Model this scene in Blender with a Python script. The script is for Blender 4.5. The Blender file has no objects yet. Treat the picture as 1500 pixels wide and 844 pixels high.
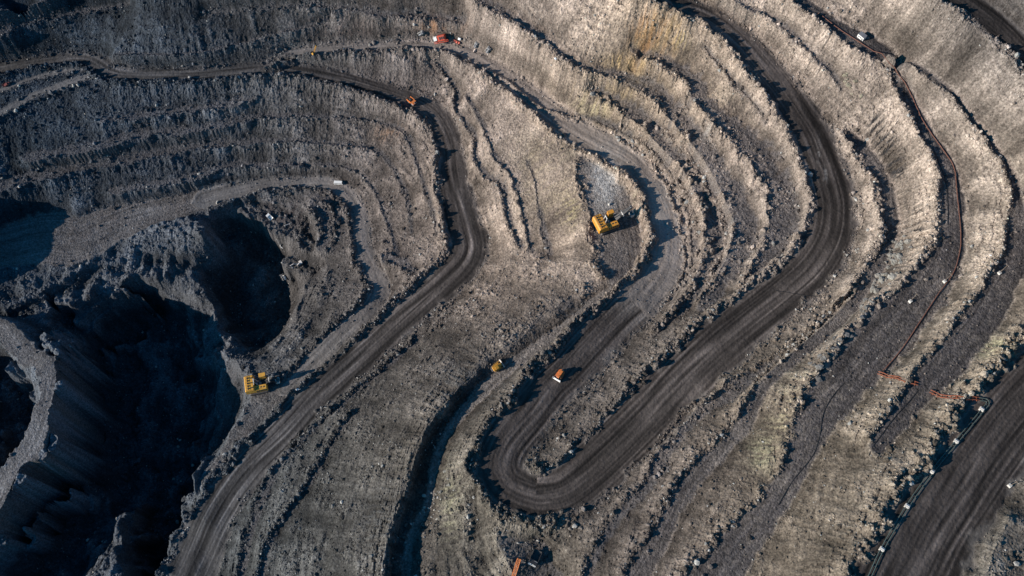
import bpy, bmesh, math, random
import numpy as np
from mathutils import Vector, Matrix

random.seed(7)
rng = np.random.default_rng(7)
SC = bpy.context.scene
COL = SC.collection
R = math.radians

# ------------------------------------------------------------------ camera
TILT = R(26.0)
DIST = 620.0
FPX = 1500.0 * DIST / 675.0
cam_d = bpy.data.cameras.new('camera')
cam = bpy.data.objects.new('camera', cam_d)
COL.objects.link(cam)
CAM = np.array([0.0, -DIST * math.sin(TILT), DIST * math.cos(TILT)])
cam.location = CAM
cam.rotation_euler = (TILT, 0, 0)
cam_d.sensor_width = 36.0
cam_d.lens = 36.0 * FPX / 1500.0
cam_d.clip_start = 1.0
cam_d.clip_end = 6000.0
SC.camera = cam

# ------------------------------------------------------------------ sky, sun, exposure
SUN_EL = R(20.0)
SUN_FROM = (-0.955, -0.297)                    # horizontal direction towards the sun (west, a little south)
w = bpy.data.worlds.new('World')
SC.world = w
w.use_nodes = True
nt = w.node_tree
bg = nt.nodes['Background']
sky = nt.nodes.new('ShaderNodeTexSky')
sky.sky_type = 'NISHITA'
sky.sun_disc = False
sky.sun_elevation = SUN_EL
sky.sun_rotation = math.atan2(SUN_FROM[0], SUN_FROM[1])
sky.altitude = 300
sky.ozone_density = 4.0
sky.dust_density = 0.4
tintn = nt.nodes.new('ShaderNodeVectorMath'); tintn.operation = 'MULTIPLY'
tintn.inputs[1].default_value = (.20, .88, 1.08)          # added sky grade, blue-green to turn the shadows teal
nt.links.new(sky.outputs[0], tintn.inputs[0])
nt.links.new(tintn.outputs[0], bg.inputs[0])
bg.inputs[1].default_value = 0.098
sd = bpy.data.lights.new('sun', 'SUN')
sun = bpy.data.objects.new('sun', sd)
COL.objects.link(sun)
sd.energy = 5.0
sd.angle = R(0.5)
sd.color = (1.0, 0.912, 0.815)
to_sun = Vector((SUN_FROM[0] * math.cos(SUN_EL), SUN_FROM[1] * math.cos(SUN_EL), math.sin(SUN_EL)))
sun.rotation_euler = to_sun.to_track_quat('Z', 'Y').to_euler()
SC.view_settings.view_transform = 'Standard'
SC.view_settings.look = 'None'
SC.view_settings.exposure = 0.42
SC.view_settings.gamma = 1.0
SC.cycles.max_bounces = 3
SC.cycles.diffuse_bounces = 1

CT, ST = math.cos(TILT), math.sin(TILT)


def unproj(px, py, z):
    """where the sight line of a photo pixel meets height z"""
    dx = (np.asarray(px, float) - 750.0) / FPX
    dy = -(np.asarray(py, float) - 422.0) / FPX
    wy = dy * CT + ST
    wz = dy * ST - CT
    k = (np.asarray(z, float) - CAM[2]) / wz
    return CAM[0] + k * dx, CAM[1] + k * wy


def proj(x, y, z):
    rx, ry, rz = x - CAM[0], y - CAM[1], z - CAM[2]
    cy = ry * CT + rz * ST
    cz = -ry * ST + rz * CT
    return 750.0 + FPX * rx / -cz, 422.0 - FPX * cy / -cz, -cz


# ------------------------------------------------------------------ terrain grid
STEP = 0.64
X0, X1, Y0, Y1 = -468.0, 400.0, -292.0, 302.0
NX = int((X1 - X0) / STEP) + 1
NY = int((Y1 - Y0) / STEP) + 1
gx = X0 + STEP * np.arange(NX)
gy = Y0 + STEP * np.arange(NY)
GX, GY = np.meshgrid(gx, gy)
f4 = np.float32
SH = (NY, NX)

kx = np.fft.rfftfreq(NX, STEP)[None, :]
ky = np.fft.fftfreq(NY, STEP)[:, None]
KK = np.sqrt(kx * kx + ky * ky)


def fnoise(scale_lo, scale_hi, power=1.0):
    """band-limited fractal noise, unit variance; wavelengths scale_lo..scale_hi metres"""
    n = np.fft.rfft2(rng.standard_normal(SH))
    k = np.maximum(KK, 1e-6)
    a = k ** (-power) * np.exp(-(k * scale_lo * 0.7) ** 2) * (1 - np.exp(-(k * scale_hi) ** 2))
    o = np.fft.irfft2(n * a, s=SH)
    return ((o - o.mean()) / o.std()).astype(f4)


def samp(a, x, y):
    """bilinear lookup at world x, y"""
    fx = np.clip((np.asarray(x) - X0) / STEP, 0, NX - 1.001)
    fy = np.clip((np.asarray(y) - Y0) / STEP, 0, NY - 1.001)
    ix = fx.astype(int); iy = fy.astype(int)
    tx = fx - ix; ty = fy - iy
    return ((a[iy, ix] * (1 - tx) + a[iy, ix + 1] * tx) * (1 - ty)
            + (a[iy + 1, ix] * (1 - tx) + a[iy + 1, ix + 1] * tx) * ty)


def catmull(P, n_per=6.0):
    P = np.asarray(P, float)
    out = []
    for i in range(len(P) - 1):
        p0 = P[max(i - 1, 0)]; p1 = P[i]; p2 = P[i + 1]; p3 = P[min(i + 2, len(P) - 1)]
        n = max(2, int(np.hypot(*(p2 - p1)[:2]) / n_per))
        for t in np.arange(n) / n:
            out.append(0.5 * (2 * p1 + (p2 - p0) * t + (2 * p0 - 5 * p1 + 4 * p2 - p3) * t * t
                              + (3 * p1 - p0 - 3 * p2 + p3) * t ** 3))
    out.append(P[-1])
    return np.array(out)


n_edge = fnoise(4, 30, 1.2)
n_med = fnoise(6, 60, 1.4)
n_fine = fnoise(1.6, 12, 0.8)
n_big = fnoise(30, 200, 1.5)

Zc = np.full(SH, np.nan)            # fixed heights of the flat strips
Qb = np.full(SH, 99.0)              # normalised distance to the strip that owns the cell
KIND = np.zeros(SH, np.int8)        # 0 slope, 1 bench, 2 dark haul road, 3 grey dusty track, 4 loose heap
RID = np.zeros(SH, np.int16)        # haul road number
DARK = np.zeros(SH, f4)
UU = np.zeros(SH, f4)
VV = np.zeros(SH, f4)
BERM = np.zeros(SH, f4)
BERMK = np.zeros(SH, f4)
rid_n = 0


def strip(pts, kind=1, rag=0.25, bl=0.0, br=0.0, bw=3.2, rid=0, rank=0, dark=1.0):
    """a flat running strip: pts are (photo x, photo y, height m, width in photo px).
    bl / br: height of the bund along its left / right edge, seen in running direction"""
    P = catmull([p[:4] for p in pts])
    X, Y = unproj(P[:, 0], P[:, 1], P[:, 2])
    dep = proj(X, Y, P[:, 2])[2]
    HW = 0.5 * P[:, 3] * dep / FPX * np.where(rid > 0, 1.38 if rank >= 10 else 1.22, np.where(kind == 1, np.clip(1.0 + (P[:, 3] - 6) * .065, 1.0, 1.65), 1.0))
    Z = P[:, 2]
    U = np.concatenate([[0], np.cumsum(np.hypot(np.diff(X), np.diff(Y)))])
    reach = HW.max() * (1 + rag) + 12.0
    D = np.full(SH, 1e6); HWc = np.ones(SH); SG = np.zeros(SH); TI = np.zeros(SH); Zs = np.zeros(SH); Us = np.zeros(SH)
    lo = [NY, NX]; hi = [0, 0]
    n = len(X) - 1
    for i in range(n):
        ax, ay, bx, by = X[i], Y[i], X[i + 1], Y[i + 1]
        ix0 = max(int((min(ax, bx) - reach - X0) / STEP), 0); ix1 = min(int((max(ax, bx) + reach - X0) / STEP) + 2, NX)
        iy0 = max(int((min(ay, by) - reach - Y0) / STEP), 0); iy1 = min(int((max(ay, by) + reach - Y0) / STEP) + 2, NY)
        if ix0 >= ix1 or iy0 >= iy1:
            continue
        lo = [min(lo[0], iy0), min(lo[1], ix0)]; hi = [max(hi[0], iy1), max(hi[1], ix1)]
        s = (slice(iy0, iy1), slice(ix0, ix1))
        gxx = GX[s]; gyy = GY[s]
        ex, ey = bx - ax, by - ay
        L2 = ex * ex + ey * ey + 1e-9
        traw = ((gxx - ax) * ex + (gyy - ay) * ey) / L2
        t = np.clip(traw, 0, 1)
        d = np.hypot(gxx - (ax + t * ex), gyy - (ay + t * ey))
        near = d < D[s]
        D[s][near] = d[near]
        SG[s][near] = np.sign(ex * (gyy - ay) - ey * (gxx - ax))[near]
        HWc[s][near] = (HW[i] + t * (HW[i + 1] - HW[i]))[near]
        Zs[s][near] = (Z[i] + t * (Z[i + 1] - Z[i]))[near]
        Us[s][near] = (U[i] + t * math.sqrt(L2))[near]
        TI[s][near] = ((i == 0) & (traw < 0) | (i == n - 1) & (traw > 1))[near]
    if lo[0] >= hi[0]:
        return
    s = (slice(lo[0], hi[0]), slice(lo[1], hi[1]))
    d, hw, sg = D[s], HWc[s] * (1 + rag * n_edge[s]).clip(0.35, 2), SG[s]
    q = d / hw
    key = q - rank
    shl = np.where(sg == 1, bw if bl > 1 else 0, bw if br > 1 else 0) * 1.15       # level shoulder that carries a bund
    m = (d < hw + shl) & (TI[s] * ((d > hw) | (kind == 2)) < .5) & (key < Qb[s])
    inn = m & (q < 1)
    Qb[s][m] = key[m]; Zc[s][m] = Zs[s][m]
    KIND[s][m] = np.where(q < 1, kind, 0)[m]; RID[s][m] = np.where(q < 1, rid, 0)[m]; DARK[s][m] = dark
    UU[s][m] = Us[s][m]; VV[s][m] = (d * sg)[m]
    for side, h in ((1, bl), (-1, br)):
        if h > 0:
            off = np.abs(d - hw - .55 * bw * (h > 1) - 0.12 * n_edge[s] * bw)
            prof = np.where((sg == side) & (TI[s] < .5), np.clip(1.1 - off / bw, 0, 1), 0) * h * (0.88 + 0.24 * n_med[s] + 0.14 * n_fine[s] + .18 * n_big[s]).clip(0.15, 1.5)
            BERM[s] = np.maximum(BERM[s], prof)


def road(pts, name=None, **k):
    global rid_n
    rid_n += 1
    strip(pts, kind=k.pop('kind', 2), rag=k.pop('rag', 0.07), rid=rid_n, rank=k.pop('rank', 10), **k)


# ------------------------------------------------------------------ benches and paths, from the photograph
def B(pts, **k):
    strip(pts, **k)


# far wall benches above the upper road
B([(-60, 60, 22, 10), (0, 50, 21, 10), (33, 35, 21, 10), (84, 27, 21, 9), (127, 17, 22, 7), (190, 8, 24, 5)], bl=0, br=.8)
B([(-60, 20, 36, 6), (0, 16, 36, 6), (50, 6, 36, 6), (90, -10, 37, 6)], br=.6)
B([(150, 84, 9, 5), (180, 80, 9, 5), (274, 80, 10, 5), (334, 68, 11, 5), (401, 50, 13, 5), (448, 40, 14, 5), (490, 26, 16, 5)], br=.7)
B([(300, 22, 24, 8), (360, 16, 25, 8), (420, 10, 26, 8), (500, 12, 25, 9), (550, 20, 24, 9), (620, 24, 23, 11), (680, 32, 23, 9)], br=.7)
B([(200, -18, 40, 8), (330, -12, 40, 8), (480, -22, 41, 8), (600, -20, 42, 8)], br=.5)
# wall between the upper road and the lower plateau
B([(150, 178, -12, 5), (190, 172, -12, 8), (240, 166, -12, 9), (300, 158, -12, 9), (350, 149, -12, 9), (374, 143, -11, 5)], rag=.5, br=.5, bw=1.6)
B([(40, 232, -21, 13), (144, 214, -20, 12), (200, 197, -20, 12), (260, 194, -20, 11), (320, 184, -20, 10), (374, 171, -20, 9), (434, 170, -20, 7), (500, 172, -20, 6),
   (543, 177, -20, 6), (580, 187, -20, 7), (597, 200, -20, 7), (607, 227, -21, 7), (617, 260, -22, 7), (627, 290, -23, 7), (634, 312, -24, 7), (642, 345, -24, 6)], bl=0, br=.6, bw=1.6)
B([(-40, 285, -32, 14), (60, 257, -31, 13), (144, 242, -31, 12), (217, 227, -31, 12), (300, 214, -31, 11), (384, 207, -31, 9), (434, 207, -31, 6), (500, 212, -31, 6),
   (543, 217, -31, 7), (567, 234, -31, 7), (580, 254, -31, 7), (593, 282, -32, 7), (600, 310, -32, 6), (603, 340, -32, 6)], br=.6, bw=1.6)
B([(170, 280, -42, 11), (267, 264, -41, 11), (334, 243, -41, 10), (394, 243, -41, 8), (460, 240, -41, 5), (500, 244, -41, 5),
   (530, 257, -40, 6), (550, 282, -39, 6), (562, 310, -38, 6), (575, 345, -37, 6), (580, 372, -34, 8)], br=.6, bw=1.6)
B([(565, 380, -33, 14), (590, 385, -31, 12), (606, 400, -30, 8)], br=.6)
# two small paths on the slope between the roads
B([(616, 72, 4, 4), (634, 86, 0, 5), (652, 104, -3, 7), (660, 120, -4, 6), (672, 138, -5, 5), (668, 158, -6, 5), (684, 182, -6, 6), (697, 202, -6, 6), (698, 232, -6, 7), (712, 255, -7, 7),
   (735, 272, -6, 7), (742, 300, -6, 7), (750, 335, -7, 7), (765, 362, -8, 8)], br=1.3, bw=2)
B([(684, 140, 1, 5), (704, 176, 1.5, 6), (716, 208, 1.5, 7), (728, 236, 1, 7), (752, 262, 0, 7), (762, 300, -1.5, 7), (772, 340, -3, 7), (778, 366, -5, 7)], rag=.5, br=1.0, bw=2)
B([(772, 236, 4, 5), (784, 268, 3, 6), (788, 300, 2, 6), (798, 340, 0, 7), (806, 372, -3, 7)], rag=.5, br=.7, bw=2)
# benches between the two legs of the upper switchback
B([(700, 86, 13, 6), (742, 112, 14, 5), (790, 150, 15, 5), (834, 166, 17, 7), (880, 178, 20, 8), (918, 196, 22, 10), (952, 222, 24, 12), (985, 262, 24, 13), (1003, 300, 25, 14), (1012, 340, 26, 14), (1015, 385, 27, 10), (1000, 420, 29, 8)], rag=.24, br=1.2, bw=2)
B([(868, 132, 30, 8), (905, 148, 31, 12), (940, 175, 32, 16), (972, 212, 33, 18), (1012, 245, 34, 20), (1032, 285, 34, 20), (1044, 320, 34, 18), (1050, 360, 35, 18), (1037, 400, 36, 14), (1012, 440, 37, 10), (960, 492, 37, 6)], rag=.28, br=2.4)
B([(690, -20, 43, 9), (707, 0, 43, 9), (747, 23, 43, 9), (787, 50, 43, 9), (821, 77, 43, 9), (851, 97, 43, 8), (894, 107, 43, 9), (947, 127, 43, 14), (985, 158, 44, 16), (1012, 192, 44, 18), (1037, 232, 44, 18),
   (1056, 260, 44, 18), (1072, 285, 44, 20), (1094, 325, 44, 20), (1080, 375, 44, 20), (1060, 412, 44, 16), (1030, 450, 44, 12)], rag=.24, br=1.7)
B([(925, 72, 55, 8), (955, 82, 55, 10), (1010, 112, 55, 16), (1033, 150, 55, 18), (1060, 176, 55, 18), (1093, 204, 54, 20), (1122, 232, 54, 24), (1144, 282, 53, 26), (1152, 330, 52, 28), (1135, 380, 51, 26), (1110, 414, 50, 20), (1075, 455, 48, 12)], rag=.24, br=1.3)
B([(1032, 72, 68, 6), (1052, 96, 67, 6), (1080, 128, 65, 7), (1108, 158, 64, 6), (1122, 180, 63, 5)], rag=.28, br=.7)
# shovel bench beside the upper road
B([(858, 226, 17, 20), (874, 250, 16, 54), (888, 280, 15.5, 62), (898, 320, 15.5, 66), (907, 350, 16, 66), (910, 385, 18, 66), (908, 412, 21, 50)], kind=3, rag=.08, rank=4, bl=0, br=2.6, bw=4.0, dark=.55)
# track along the foot of the middle dump
B([(938, 412, 24, 10), (912, 420, 22, 18), (884, 434, 20, 16), (834, 474, 17, 15), (784, 511, 14.5, 16), (734, 548, 12.5, 22), (687, 595, 11, 17), (652, 640, 10, 12), (635, 689, 9, 11), (627, 739, 8, 11), (608, 776, 7, 11), (596, 816, 6, 12), (598, 900, 5, 12)], kind=3, rag=.14, rank=3, dark=.35)
# crest of the middle dump
B([(868, 412, 19.5, 6), (846, 436, 19.5, 6), (806, 458, 18.5, 7), (768, 488, 17, 7), (722, 520, 16, 7), (676, 562, 17, 7), (640, 606, 18, 6), (612, 650, 18, 6), (598, 700, 16, 6), (578, 756, 16, 6), (566, 810, 15.5, 6), (560, 900, 15, 6)], kind=0, rag=.5)
B([(878, 424, 19, 3), (850, 452, 17.5, 3), (800, 492, 15.5, 4), (752, 528, 13, 4), (706, 566, 10.5, 6), (668, 604, 9.5, 7), (634, 650, 8.5, 8), (616, 700, 8.5, 9), (600, 756, 7.5, 9), (580, 812, 6.5, 8), (576, 900, 5.5, 8)], kind=0, rag=.3)
# ridges on the slope between the lower road and the dump
B([(610, 500, -26, 6), (560, 543, -28, 6), (500, 593, -31, 6), (470, 618, -33, 7), (440, 645, -34, 7), (418, 668, -35, 8), (394, 710, -37, 8), (368, 778, -40, 9), (350, 860, -43, 9)], rag=.24, br=1.4, bw=2.5)
B([(520, 606, -23, 4), (495, 635, -25, 5), (461, 696, -27, 6), (430, 742, -29, 6), (394, 800, -31, 7), (380, 870, -33, 7)], rag=.28, br=1.4, bw=2.5)
# benches right of the upper leg
B([(1050, -20, 92, 10), (1067, 0, 91, 9), (1100, 14, 90, 9), (1134, 30, 89, 9), (1174, 64, 88, 9), (1202, 92, 86, 8), (1220, 110, 84, 7), (1232, 132, 82, 5)], rag=.25, br=.6)
B([(1238, 196, 71, 12), (1256, 212, 71, 22), (1280, 240, 71, 24), (1297, 280, 71, 24), (1305, 320, 71, 24), (1297, 366, 71, 22), (1272, 410, 71, 22), (1236, 459, 71, 22), (1186, 505, 70, 22), (1136, 547, 69, 20), (1110, 582, 67, 20),
   (1090, 622, 65, 22), (1060, 656, 63, 22), (1033, 681, 61, 24), (1000, 722, 58, 27), (968, 782, 54, 29), (930, 850, 50, 32), (905, 920, 47, 22)], rag=.12, br=1.7, bw=3.0, dark=.75, kind=3)
B([(1240, 440, 61, 7), (1200, 480, 60, 8), (1160, 512, 58, 9), (1118, 545, 57, 12), (1085, 565, 56, 16), (1055, 585, 55, 12), (1015, 610, 52, 14), (995, 630, 51, 15), (968, 676, 49, 14), (944, 716, 47, 12), (905, 760, 44, 10), (870, 820, 40, 10), (850, 880, 38, 7)], rag=.24, br=1.2, bw=2.6)
B([(1150, -20, 100, 24), (1180, 7, 100, 22), (1234, 45, 99, 26), (1275, 68, 99, 36), (1300, 84, 98, 26), (1321, 127, 97, 20), (1341, 167, 96, 20), (1364, 207, 95, 22), (1386, 244, 94, 26), (1394, 282, 93, 32), (1395, 332, 92, 38),
   (1382, 385, 91, 52), (1350, 432, 90, 62), (1310, 478, 88, 70), (1272, 515, 86, 76), (1235, 560, 84, 70), (1203, 600, 82, 62), (1178, 650, 80, 46), (1158, 700, 77, 36), (1122, 750, 73, 44), (1080, 800, 69, 58), (1045, 850, 66, 66), (1000, 920, 62, 66)], kind=3, rag=.09, bl=0, br=1.6, bw=2.6, dark=.9)
B([(1302, 80, 106, 6), (1316, 87, 107, 8), (1354, 104, 108, 8), (1394, 137, 108, 8), (1421, 174, 108, 8), (1448, 207, 107, 9), (1476, 247, 106, 10), (1488, 282, 106, 14), (1492, 332, 105, 30), (1482, 390, 104, 40), (1460, 432, 104, 46),
   (1430, 478, 103, 50), (1395, 520, 102, 52), (1366, 552, 101, 44), (1336, 585, 100, 34), (1308, 622, 99, 30), (1285, 655, 98, 22)], kind=3, rag=.1, br=1.5, bw=2.6, dark=.95)
# lower left: spoil and pit
def pit():
    # plateau at the foot of the wall
    B([(-30, 372, -54, 60), (60, 350, -53, 80), (110, 352, -53, 84), (150, 336, -53, 70), (200, 318, -52, 52), (250, 305, -52, 42), (300, 292, -51, 36), (335, 282, -50, 30), (384, 272, -49, 18)], kind=3, rag=.06, rank=5, dark=.45)
    # loaded-out ground north of the basin
    B([(350, 300, -54, 18), (380, 312, -56, 30), (410, 325, -57, 34), (440, 340, -57, 30), (455, 362, -57, 20)], kind=4, rag=.25, dark=.95)
    B([(420, 385, -66, 18), (440, 392, -66, 20), (460, 396, -64, 16)], kind=4, rag=.2, dark=.8)
    B([(462, 300, -46, 10), (476, 320, -46, 12), (478, 345, -47, 12), (470, 365, -49, 10)], kind=1, rag=.3, bl=2.4, br=2.0, bw=3)
    # boulder pile and ploughed spoil along the plateau edge
    B([(10, 455, -60, 6), (60, 425, -58, 5), (110, 395, -56, 5), (150, 368, -54, 5), (170, 340, -52, 5)], kind=0, rag=.5)
    B([(190, 345, -52, 8), (215, 338, -49, 14), (245, 330, -47, 14), (275, 328, -45, 14), (298, 336, -44, 10)], kind=4, rag=.5)
    B([(0, 472, -66, 10), (60, 452, -66, 14), (120, 428, -65, 16), (170, 408, -64, 18), (215, 398, -63, 20), (250, 390, -62, 14)], kind=4, rag=.5)
    B([(140, 430, -69, 10), (175, 422, -68, 14), (198, 432, -69, 10)], kind=4, rag=.3)
    # thin ridge between the two basins
    B([(250, 392, -63, 10), (284, 418, -68, 10), (306, 445, -74, 8), (316, 475, -77, 7), (318, 500, -76, 8), (332, 516, -66, 10), (350, 526, -57, 12), (362, 545, -51, 8)], kind=0, rag=.28, rank=1)
    # first basin
    B([(345, 352, -80, 24), (376, 385, -94, 66), (382, 425, -101, 86), (376, 462, -102, 70), (378, 494, -96, 30)], kind=0, rag=.15)
    B([(434, 416, -88, 5), (429, 448, -94, 5), (416, 478, -95, 5), (398, 500, -90, 5)], kind=0, rag=0, rank=1)
    B([(452, 412, -57, 6), (443, 440, -56, 8), (434, 466, -55, 8), (422, 490, -54, 8), (398, 516, -52, 8), (382, 530, -50, 8)], kind=0, rag=.28)
    B([(486, 400, -48, 14), (476, 432, -47, 14), (460, 465, -47, 14), (436, 500, -46, 12), (412, 530, -44.5, 8)], kind=0, rag=.3)
    # second basin, deepest
    B([(225, 460, -112, 40), (225, 520, -122, 110), (225, 580, -128, 130), (215, 650, -132, 130), (235, 715, -132, 90), (258, 775, -128, 40), (255, 830, -126, 26), (240, 900, -126, 26)], kind=0, rag=.12)
    B([(110, 730, -118, 40), (95, 790, -116, 50), (80, 860, -114, 50)], kind=0, rag=.2)
    B([(150, 470, -84, 12), (165, 455, -80, 8)], kind=0, rag=.3)
    B([(110, 470, -92, 16), (95, 462, -88, 14)], kind=0, rag=.3)
    # ridge on the far left
    B([(-20, 468, -46, 20), (8, 482, -44, 28), (22, 500, -42, 32), (45, 525, -40, 34), (66, 531, -38, 34), (72, 562, -36, 28), (62, 610, -36, 30), (45, 655, -38, 44), (18, 695, -40, 50), (-20, 745, -44, 46)], kind=3, rag=.16, dark=.35)
    B([(352, 566, -76, 4), (354, 584, -80, 4), (340, 622, -86, 4), (320, 652, -90, 4), (298, 680, -92, 4), (283, 722, -92, 4), (286, 758, -92, 4), (294, 790, -94, 4), (262, 832, -97, 4), (225, 900, -99, 5)], kind=0, rag=0, rank=1)
    B([(-40, 575, -88, 30), (15, 560, -88, 40), (20, 600, -88, 50), (-20, 640, -86, 30)], kind=0)
    B([(-30, 830, -66, 6), (0, 800, -64, 8), (25, 780, -64, 8), (60, 757, -68, 7), (94, 717, -80, 4)], kind=0, rag=.28, rank=1)
    B([(-40, 800, -86, 10), (0, 770, -90, 12), (40, 730, -98, 12), (90, 670, -108, 12)], kind=0, rag=.3)
    B([(200, 740, -104, 4), (196, 762, -86, 8), (188, 790, -74, 16), (176, 830, -68, 26), (165, 900, -66, 30)], kind=0, rag=.5, rank=1)
    # shelf carrying the lower shovel and its narrow tail down to the pit rim
    B([(362, 560, -44, 16), (392, 570, -43.5, 40), (425, 570, -42.5, 30), (455, 548, -41.5, 16)], kind=3, rag=.12, rank=4, dark=.6)
    B([(385, 592, -44, 36), (368, 620, -44.5, 30), (347, 652, -45, 26), (328, 680, -46, 24), (312, 700, -46.5, 24), (304, 722, -48, 16), (306, 745, -50, 6)], kind=3, rag=.2, rank=2, dark=.45)
    # ground outside the picture whose crest shades the left margin
    B([(-130, 230, -20, 20), (-84, 290, -24, 20), (-84, 350, -27, 20), (-84, 395, -33, 18), (-86, 425, -46, 12), (-88, 455, -60, 10), (-88, 520, -72, 10), (-84, 560, -52, 14), (-84, 610, -40, 18), (-84, 660, -42, 18), (-90, 720, -66, 10), (-110, 780, -84, 12)], kind=0, rag=.2)
    B([(-60, 880, -84, 20), (20, 900, -70, 20), (80, 920, -60, 20), (120, 960, -100, 20)], kind=0)
    B([(-190, 300, -20, 40), (-190, 420, -46, 40), (-190, 510, -76, 40), (-190, 600, -44, 40), (-190, 680, -50, 40), (-190, 760, -84, 40), (-190, 900, -84, 40)], kind=0)
pit()

# anchors that carry the ground on past the edges of the picture
def far(pts, wd=20):
    B([(x, y, z, wd) for x, y, z in pts], kind=0, rag=0)
far([(-250, -60, 40), (-120, -70, 52), (100, -80, 62), (400, -90, 66), (700, -90, 76), (900, -80, 92), (1000, -70, 98)])
far([(-250, -60, 40), (-200, 100, 10), (-200, 250, -12)])
far([(1100, -90, 104), (1300, -90, 128), (1450, -60, 148), (1600, 0, 160), (1640, 200, 160), (1640, 420, 142), (1640, 640, 128), (1620, 800, 118), (1500, 960, 112)])
far([(1480, 760, 112), (1450, 830, 112), (1420, 900, 112)], 8)
far([(380, 980, -36), (560, 980, 8), (700, 980, 20), (900, 980, 40), (1100, 980, 62), (1300, 980, 96)])
B([(735, 790, 30, 10), (770, 815, 27, 26), (785, 835, 25, 30), (790, 880, 22, 34)], kind=1, rag=.3, dark=.8)
B([(700, 705, 27, 10), (690, 745, 24, 14), (690, 790, 21, 20), (700, 850, 18, 26)], kind=0, rag=.28)

# ------------------------------------------------------------------ haul roads
road([(-60, 108, -2, 17), (0, 100, -1, 17), (50, 91, 0, 16), (100, 85, 0, 16), (130, 87, 0, 18), (147, 95, 0, 22), (164, 105, 0, 22), (200, 109, 0, 18), (267, 109, -.5, 17), (334, 104, -1, 17), (394, 99, -2, 18), (434, 100, -3, 18),
      (500, 114, -5, 19), (550, 128, -7, 21), (600, 145, -9, 25), (634, 165, -11, 29), (650, 188, -12.5, 31), (659, 214, -14, 30), (663, 247, -16, 31), (669, 285, -17.5, 36), (680, 332, -20, 44), (687, 362, -21.5, 44), (678, 386, -22.5, 44),
      (647, 417, -24.5, 40), (600, 459, -27.5, 38), (550, 505, -31, 37), (500, 549, -34, 37), (460, 586, -37, 38), (418, 632, -40, 40), (368, 682, -44, 42), (334, 726, -47, 44), (310, 768, -50, 50), (290, 812, -53, 54), (270, 860, -56, 56), (240, 930, -60, 56)], br=2.3, bl=.5, bw=3.0)
road([(-60, 152, -5, 9), (0, 134, -4, 9), (40, 119, -3, 9), (74, 109, -2, 9), (114, 103, -1, 9), (135, 99, 0, 10)], kind=3, rank=8, br=.6, dark=.0)
road([(-60, 190, -7, 12), (0, 166, -5, 12), (43, 144, -4, 12), (87, 127, -2, 12), (124, 115, -1, 13), (145, 107, 0, 14)], kind=3, rank=8, br=.8, dark=.0)
road([(385, 97, -1.5, 10), (421, 80, 1, 14), (458, 73, 2.5, 15), (500, 70, 4, 14), (567, 67, 6, 13), (634, 66, 8, 15), (674, 75, 9, 18), (707, 92, 10, 23), (751, 121, 12, 28), (794, 155, 14, 32), (834, 184, 16, 36), (874, 207, 18, 40), (918, 230, 19.5, 40),
      (947, 258, 20.5, 38), (968, 290, 21.5, 44), (981, 330, 22.5, 42), (979, 376, 23.5, 46), (966, 409, 24.5, 54), (941, 436, 26, 56), (914, 461, 27, 54)], kind=3, rank=9, br=3.2, bl=.6, dark=.12)
road([(930, 446, 26.4, 50), (914, 461, 27, 52), (874, 501, 28.5, 54), (834, 545, 30, 54), (808, 570, 30.5, 54), (780, 605, 31.5, 54), (744, 648, 32.5, 54), (733, 682, 33.5, 52), (746, 710, 34, 50), (785, 727, 35, 50), (805, 726, 35.5, 52)], dark=.12, br=2.8, bl=.4, bw=3.6)
road([(785, 727, 35, 50), (825, 720, 36, 54), (864, 692, 37.5, 62), (903, 656, 40, 62), (952, 607, 43.5, 62),
      (1001, 556, 47, 62), (1051, 508, 50, 60), (1101, 467, 52.5, 58), (1150, 428, 55, 54), (1190, 392, 57, 54), (1215, 352, 59, 52), (1223, 315, 61, 50), (1219, 278, 63, 48), (1194, 205, 67, 46), (1170, 165, 69.5, 44), (1140, 123, 72, 40), (1108, 85, 75, 36), (1080, 54, 77.5, 32),
      (1040, 24, 80, 27), (1000, 7, 82, 24), (975, -4, 84, 22), (930, -22, 87, 22)], bl=2.5, br=.6, bw=3.2)
road([(1370, -28, 138, 30), (1411, 0, 137, 30), (1444, 22, 136, 30), (1474, 48, 135, 32), (1500, 76, 134, 34), (1560, 140, 131, 36)], br=3.0, bl=0, bw=4.0)
road([(1570, 520, 110, 86), (1500, 592, 108, 86), (1450, 655, 107, 86), (1410, 714, 106, 88), (1370, 775, 105, 92), (1335, 844, 104, 96), (1300, 910, 103, 100)], br=3.2, bl=0, bw=4.5)

road([(300, 292, -51, 30), (335, 281, -50, 24), (384, 271, -49, 17), (451, 267, -48, 16), (490, 271, -47.5, 17), (512, 288, -47, 21), (526, 310, -46, 22), (530, 335, -45, 22), (532, 362, -43.5, 24), (545, 392, -41, 24), (556, 420, -38.5, 27),
      (548, 445, -37, 28), (528, 466, -36.5, 28), (500, 490, -37.5, 27), (470, 520, -39.5, 26), (445, 545, -41.5, 24), (420, 568, -42.5, 22)], kind=3, rank=7, br=1.7, bl=.3, dark=.1)
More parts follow.
